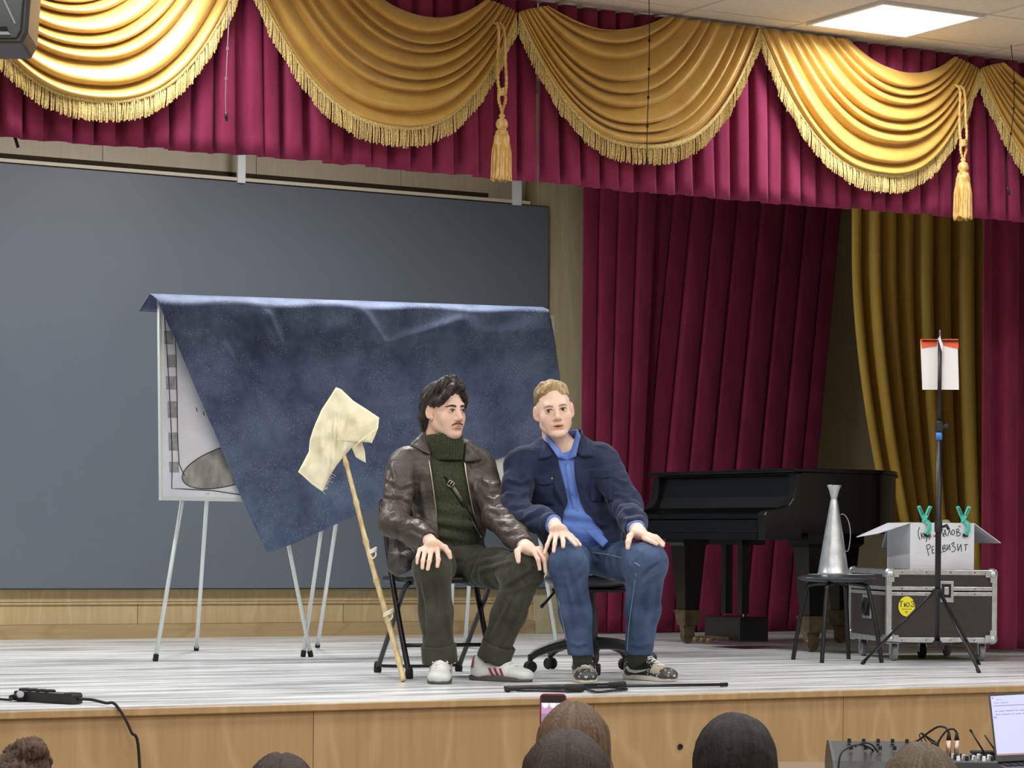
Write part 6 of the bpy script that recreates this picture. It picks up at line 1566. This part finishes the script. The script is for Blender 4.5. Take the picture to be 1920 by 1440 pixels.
# ------------------------------------------------------------------ audience seen from behind
def hair_mat(name, a, b): return mat(name, a, .6, 0, None, spec=.16, attr='tone', bump=.3, bscale=120, bstretch=(1, 1, .2), bdist=.004)
def viewer(px, py, d, label, hm, top_col, style, wpx, name='person'):
    pn = Person(px, d, label, name, 'audience members seen from behind', ZH)
    P = pn.P; tp = P(px, py, d); zt = tp[2]; R = wpx / F * d / 2          # half width of the hair
    cz = zt - .108
    f = Field((-.30, -.28, .0), (.30, .75, zt + .05), .011)
    f.ell((0, 0, cz), (.074, .093, .088), k=.02); f.ell((0, .04, cz - .05), (.06, .065, .085), k=.03); f.ell((0, .108, cz - .045), (.012, .014, .02), k=.012)
    for s in (-1, 1): f.ell((s * .079, .005, cz - .04), (.009, .018, .03), k=.008)
    f.chain([(0, -.02, cz - .08), (0, -.035, zt - .30)], [.052, .06], .03)
    f.rc((-.13, -.03, zt - .35), (.13, -.03, zt - .35), .06, .06, .05); f.ell((0, -.02, zt - .55), (.15, .10, .22), k=.05); f.ell((0, 0, .52), (.17, .13, .12), k=.05)
    for s in (-1, 1):
        f.chain([(s * .09, .02, .50), (s * .11, .44, .50), (s * .11, .44, .10)], [.085, .065, .045], .04); f.chain([(s * .11, .42, .035), (s * .11, .58, .03)], [.034, .03], .02)
        if style == 'phone':
            q = (s * .016 - .03, .30, zt - .15); f.chain([(s * .15, -.02, zt - .36), (s * .13, .16, zt - .46), q], [.05, .042, .03], .03); f.ell((q[0], q[1], q[2] + .01), (.02, .03, .035), k=.015)
        else: f.chain([(s * .17, -.02, zt - .36), (s * .21, .05, zt - .60), (s * .12, .32, .58)], [.05, .042, .03], .03); 
    V, Q = f.mesh(1); fmesh('body', V, Q, M_skin, pn.t, lambda V: np.ones((len(V), 3)))
    g = Field((-.28, -.26, .45), (.28, .24, zt - .20), .011)
    g.rc((-.135, -.03, zt - .36), (.135, -.03, zt - .36), .078, .078, .05); g.ell((0, -.02, zt - .55), (.17, .12, .23), k=.05)
    for s in (-1, 1): g.chain([(s * .17, -.02, zt - .37), (s * .205, .06, zt - .55)], [.066, .058], .04)
    V, Q = g.mesh(2); fmesh('top', V, Q, top_col, pn.t)
    h = Field((-.24, -.24, zt - .45), (.24, .22, zt + .09), .0042)
    if style in ('long', 'phone'):
        h.ell((0, -.012, zt - .105), (R * .88, .112, .106), k=.03); h.chain([(0, -.06, zt - .12), (0, -.085, zt - .25), (0, -.09, zt - .42)], [R * .8, R * .82, R * .7], .04)
        for s in (-1, 1): h.chain([(s * R * .45, -.01, zt - .09), (s * R * .72, -.01, zt - .20), (s * R * .75, -.03, zt - .42)], [.045, .035, .03], .03)
    elif style == 'bob':
        h.ell((0, -.012, zt - .105), (R * .92, .112, .106), k=.03); h.ell((0, -.02, zt - .17), (R, .105, .10), k=.03)
    elif style == 'tied':
        h.ell((0, -.012, zt - .104), (R * .97, .112, .105), k=.03); h.ell((0, -.03, zt - .15), (R * .93, .09, .085), k=.03); h.chain([(.025, -.115, zt - .185), (.04, -.14, zt - .26), (.045, -.13, zt - .40)], [.03, .04, .025], .02)
    elif style == 'curly':
        h.ell((0, -.01, zt - .125), (R * .9, .108, .10), k=.03)
        for k in range(60):
            a = random.uniform(0, 2 * PI); b = random.uniform(-.3, 1.2); c = (R * .88 * math.cos(a) * math.cos(b), .105 * math.sin(a) * math.cos(b), zt - .125 + .10 * math.sin(b)); h.ell(c, (.016, .016, .016), k=.01)
        h.ell((.02, -.03, zt - .02), (.045, .045, .035), k=.01)
    h.ell((0, .17, zt - .17), (.085, .10, .12), k=.02, op='sub')
    V, Q = h.mesh(2); N = vnorm(V, Q); a = np.arctan2(V[:, 0], V[:, 1] + .02)
    amp = .0016 if style != 'curly' else .006
    part = -.006 * np.exp(-(V[:, 0] / .006) ** 2) * (V[:, 2] > zt - .10) if style in ('long', 'bob', 'phone') else 0
    aw = a + .10 * vnoise(V, 9, 3) + .02 * vnoise(V, 40, 8)
    r1 = np.random.default_rng(int(px)); tb1 = r1.random(720); tb2 = r1.random(180)
    def look(tb, x): x = (x / (2 * PI) + .5) * len(tb); i = np.floor(x).astype(int); w = x - i; return tb[i % len(tb)] * (1 - w) + tb[(i + 1) % len(tb)] * w
    strand = .55 * look(tb1, aw) + .45 * look(tb2, aw)
    def tone(Vv): return np.repeat((.45 + .95 * strand ** 1.6)[:, None], 3, 1)
    fmesh('hair', V + N * (amp * 3 * (strand - .5) + amp * vnoise(V, 60 if style != 'curly' else 90, 5) + part)[:, None], Q, hm, pn.t, tone)
    return pn, zt
def cloth_col(n, *c): return mat(n, rgb(*c), .85, 0, rgb(*[int(v * .85) for v in c]), 12)
pA, zA = viewer(1068, 1313, 7.0, 'person with long highlighted brown hair filming with a phone', hair_mat('hair_highlight', rgb(92, 74, 58), rgb(44, 34, 28)), cloth_col('grey_top', 120, 116, 112), 'phone', 138)
pB, zB = viewer(1053, 1366, 6.0, 'person with dark brown hair right before the one filming', hair_mat('hair_dark_brown', rgb(52, 43, 38), rgb(26, 21, 19)), cloth_col('black_top', 40, 40, 44), 'long', 172)
pC, zC = viewer(1369, 1336, 6.4, 'person with black hair tied by a scrunchie', hair_mat('hair_black', rgb(34, 30, 30), rgb(16, 14, 14)), cloth_col('blue_top', 60, 70, 96), 'tied', 158)
pD, zD = viewer(1718, 1391, 6.6, 'person with light brown hair seated before the mixing desk', hair_mat('hair_light_brown', rgb(84, 72, 58), rgb(58, 49, 40)), cloth_col('olive_top', 90, 90, 74), 'long', 150)
pE, zE = viewer(520, 1410, 6.5, 'person with dark parted hair at the bottom left of the middle', hair_mat('hair_dark', rgb(56, 47, 42), rgb(30, 25, 22)), cloth_col('beige_top', 170, 158, 140), 'bob', 150)
pF, zF = viewer(34, 1392, 6.3, 'person with curly brown hair and a bun in the lower left corner', hair_mat('hair_curly_brown', rgb(78, 62, 50), rgb(40, 31, 26)), cloth_col('green_top', 80, 96, 84), 'curly', 150)
# scrunchie
sc_c = Vector((.032, -.122, zC - .20)); s_ = MB()
s_.tube([sc_c + Vector((.034 * math.cos(a), .012 * math.sin(a) - .006, .03 * math.sin(a))) for a in [2 * PI * k / 20 for k in range(20)]], [.013 + .003 * (k % 2) for k in range(20)], 8, closed=True)
s_.build('scrunchie', mat('scrunchie_cloth', rgb(52, 48, 48), .8, 0, rgb(120, 116, 112), 90), pC.t, smooth=True, world=False)
# phone
pd = 7.33; pc = at(1037, 1331, pd)
ph = thing('phone', 'phone in a dark red case filming the stage', 'phone', at(1037, 1360, pd))
Mpf = Matrix((right, fwd, up)).transposed()
def rrect(cx, cz, w, h, r, n=5):
    out = []
    for sx, sz, a0 in ((1, 1, 0), (-1, 1, PI / 2), (-1, -1, PI), (1, -1, 3 * PI / 2)):
        for k in range(n + 1): a = a0 + PI / 2 * k / n; out.append((cx + sx * (w / 2 - r) + r * math.cos(a), cz + sz * (h / 2 - r) + r * math.sin(a)))
    return out
zc = at(1037, 1301, pd).z - .0775
MB().prism([pc + right * x + up * (z - pc.z + zc) for x, z in rrect(0, 0, .075, .155, .012)], fwd * .010).build('case', mat('phone_case', rgb(120, 40, 60), .4), ph)
def screen(x0, x1, z0, z1, col, nm, off, e=1.0):
    MB().prism([pc - fwd * off + right * x + up * (z - pc.z + zc) for x, z in ((x0, z0), (x1, z0), (x1, z1), (x0, z1))], fwd * .0004).build(nm, mat('px_' + nm, (0.02, 0.02, 0.02, 1), .3, emit=col, estr=e), ph)
screen(-.033, .033, -.07, .073, rgb(20, 14, 18), 'display', .0006, .6)
screen(-.033, .033, .022, .052, rgb(196, 148, 190), 'picture_curtain', .0012); screen(-.033, .033, -.02, .022, rgb(150, 130, 160), 'picture_stage', .0012)
sg_ = MB()
for k in range(3):
    x = -.022 + .022 * k; sg_.add([pc - fwd * .0018 + right * (x + .010 * math.cos(a)) + up * (.052 - .014 * math.sin(a) - pc.z + zc) for a in [PI * q / 8 for q in range(9)]], [tuple(range(9))])
sg_.build('picture_swag', mat('px_swag', (0.02,) * 3 + (1,), .3, emit=rgb(255, 240, 245), estr=1.2), ph)

# ------------------------------------------------------------------ sound desk in the hall
dd = 9.4; zt_ = at(1866, 1436, dd).z
tc = gp(1830, 9.25, ZH)
tb_ = thing('table', 'table in the hall carrying the laptop and mixers', 'table', tc, pr)
MB().box((0, 0, zt_ - ZH - .02), (1.45, .62, .03)).build('table_top', mat('table_top', rgb(120, 100, 78), .5), tb_, world=False)
for x in (-.68, .68):
    for y in (-.27, .27): MB().box((x, y, (zt_ - ZH - .035) / 2), (.04, .04, zt_ - ZH - .036)).build('leg', M_black, tb_, world=False)
zt_ -= .005
lp = thing('laptop', 'open laptop with a lilac screen at the right edge', 'laptop', gp(1940, 9.3, zt_))
TL, BL, BR, TR = at(1853, 1302, 9.47), at(1867, 1428, 9.40), at(2042, 1420, 9.36), at(2030, 1292, 9.43)
nl = (BR - BL).cross(TL - BL).normalized()
if nl.dot(fwd) > 0: nl = -nl
MB().prism([TL, BL, BR, TR], -nl * .008).build('lid', mat('laptop_lid', rgb(34, 34, 38), .4), lp)
def LS_(u, v, o=.001): return TL.lerp(TR, u).lerp(BL.lerp(BR, u), v) + nl * o
def lquad(u0, v0, u1, v1, o, nm, col, e): MB().add([LS_(u0, v0, o), LS_(u1, v0, o), LS_(u1, v1, o), LS_(u0, v1, o)], [(3, 2, 1, 0)]).build(nm, mat('lcd_' + nm, (0.02, 0.02, 0.02, 1), .3, emit=col, estr=e), lp)
lquad(.02, .03, .98, .90, .0008, 'display', rgb(206, 206, 246), .95)
lquad(.02, .89, .98, .915, .0012, 'task_bar', rgb(190, 140, 130), .8)
tx = MB()
for k, (v, u0, u1, w) in enumerate(((.06, .03, .05, .012), (.09, .08, .14, .006), (.135, .05, .20, .006), (.18, .04, .95, .008), (.26, .05, .42, .008), (.31, .05, .50, .008), (.35, .035, .06, .014), (.09, .5, .8, .006))):
    u = u0
    while u < u1 - 1e-6:
        e_ = min(u1, u + (.03 + .03 * ((k * 7 + int(u * 100)) % 3)) if k != 3 else u1); tx.add([LS_(u, v - w / 2, .0014), LS_(e_, v - w / 2, .0014), LS_(e_, v + w / 2, .0014), LS_(u, v + w / 2, .0014)], [(3, 2, 1, 0)]); u = e_ + .012
tx.build('text_lines', mat('lcd_text', rgb(90, 90, 130), .4), lp)
MB().prism([BL + up * -.008, BR + up * -.008, BR - fwd * .24 + up * -.008, BL - fwd * .24 + up * -.008], (0, 0, -.010)).build('base', mat('laptop_base', rgb(30, 30, 33), .4), lp)
kb = MB()
for r_ in range(5):
    for c_ in range(12):
        o_ = BL.lerp(BR, .08 + .84 * c_ / 11.5) - fwd * (.035 + .02 * r_) + up * -.006; kb.box(o_, (.018, .015, .003), M=Mpf)
tag(kb.build('keys', M_rubber, lp), kind='stuff')
# mixers
mx = thing('mixing_console', 'dark grey mixing console with a sloped end, left on the table', 'mixer', gp(1640, 9.0, zt_))
q = [at(1558, 1410, 9.0), at(1563, 1398, 9.05), at(1572, 1396, 9.1)]
mo = gp(1558, 9.0, zt_)
def MXP(x, y, z): return mo + right * x + fwd * y + up * z
prof = [(0, 0), (0, .035), (.02, .075), (.05, .11), (.10, .115), (.22, .055), (.26, .02), (.26, 0)]
MB().prism([MXP(.006, .18 - y, z) for y, z in prof], right * .34 ).build('body', mat('mixer_body', rgb(22, 24, 26), .5), mx, bevel=.003)
MB().prism([MXP(0, .18 - y, z + .002) for y, z in prof], right * .010).build('end_cheek', mat('mixer_cheek', rgb(40, 43, 46), .45), mx)
for k in range(5):
    for j in range(2): MB().lathe([(.007, 0), (.006, .014), (.001, .015)], MXP(.07 + .05 * k, .18 - .12 - .05 * j, .110 - .02 * j), 10).build('knob', M_rubber, mx)
cbl = MB().tube(spline([at(1572, 1440, 8.85), at(1576, 1415, 8.86), at(1590, 1402, 8.9), at(1612, 1396, 8.95), at(1630, 1402, 9.0), at(1645, 1412, 9.05)], 8), .0035, 8).build('cable', M_rubber, mx, smooth=True)
MB().tube(spline([at(1604, 1400, 8.92), at(1618, 1393, 8.95), at(1634, 1396, 8.97), at(1646, 1410, 9.0)], 8), .003, 8).build('cable', M_rubber, mx, smooth=True)
m2x = thing('small_mixer', 'small grey mixer with two plugged connectors beside the laptop', 'mixer', gp(1812, 9.2, zt_))
zb_ = at(1790, 1424, 9.2).z
bo_ = gp(1775, 9.12, zt_)
MB().box(bo_ + right * .09 + fwd * .1 + up * (zb_ - zt_) / 2, (.18, .20, zb_ - zt_), M=Mpf).build('body', mat('small_mixer_body', rgb(70, 74, 78), .4, .3), m2x, bevel=.004)
for i in range(5):
    for j in range(4): MB().lathe([(.007, 0), (.006, .016), (.001, .017)], bo_ + right * (.045 + .030 * i) + fwd * (.03 + .035 * j) + up * (zb_ - zt_), 10).build('knob', (M_white, M_rubber, M_alu)[(i + j) % 3], m2x)
for px in (1778, 1793):
    a_ = at(px, 1424, 9.2); b_ = at(px + 1, 1388, 9.2); c_ = at(px + 1, 1373, 9.2)
    con = MB().tube([a_, b_], .0095, 12).build('connector', mat('nickel', rgb(170, 150, 140), .3, .7), m2x, smooth=True); MB().tube([b_, c_], [.0095, .005], 12).build('boot', M_rubber, con, smooth=True)
    pth = [c_, at(px - 6, 1364, 9.22), at(px - 20, 1363, 9.25), at(px - 38, 1374, 9.28), at(px - 60, 1390, 9.3), at(px - 95, 1402, 9.3)] if px < 1785 else [c_, at(px - 6, 1367, 9.2), at(px - 18, 1370, 9.2), at(px - 30, 1385, 9.2), at(px - 36, 1398, 9.2)]
    MB().tube(spline(pth, 8), .0038, 8).build('cable', M_rubber, con, smooth=True)
tg = MB()
for k in range(5): tg.tube(spline([at(1728, 1374, 9.3), at(1724 + 8 * k, 1380 + 3 * k, 9.3), at(1735 + 6 * k, 1396 - 2 * k, 9.3), at(1752 + 2 * k, 1392 + 3 * k, 9.28)], 6), .0022, 6)
tg.build('cable_bundle', M_rubber, m2x, smooth=True)
rx = thing('wireless_receiver', 'black wireless receiver with two thin aerials behind the laptop', 'receiver', gp(1872, 9.56, zt_))
MB().box(gp(1872, 9.56, zt_) + up * .024, (.20, .06, .044), M=Mpf).build('body', M_blackp, rx, bevel=.003)
MB().tube([at(1858, 1432, 9.54), at(1819, 1368, 9.52)], [.004, .003], 8).build('aerial', M_black, rx, smooth=True); MB().tube([at(1819, 1368, 9.52), at(1822, 1373, 9.52)], .0045, 8).build('aerial_tip', M_rubber, rx)
MB().tube([at(1883, 1432, 9.54), at(1846, 1378, 9.54)], [.004, .003], 8).build('aerial', M_black, rx, smooth=True)
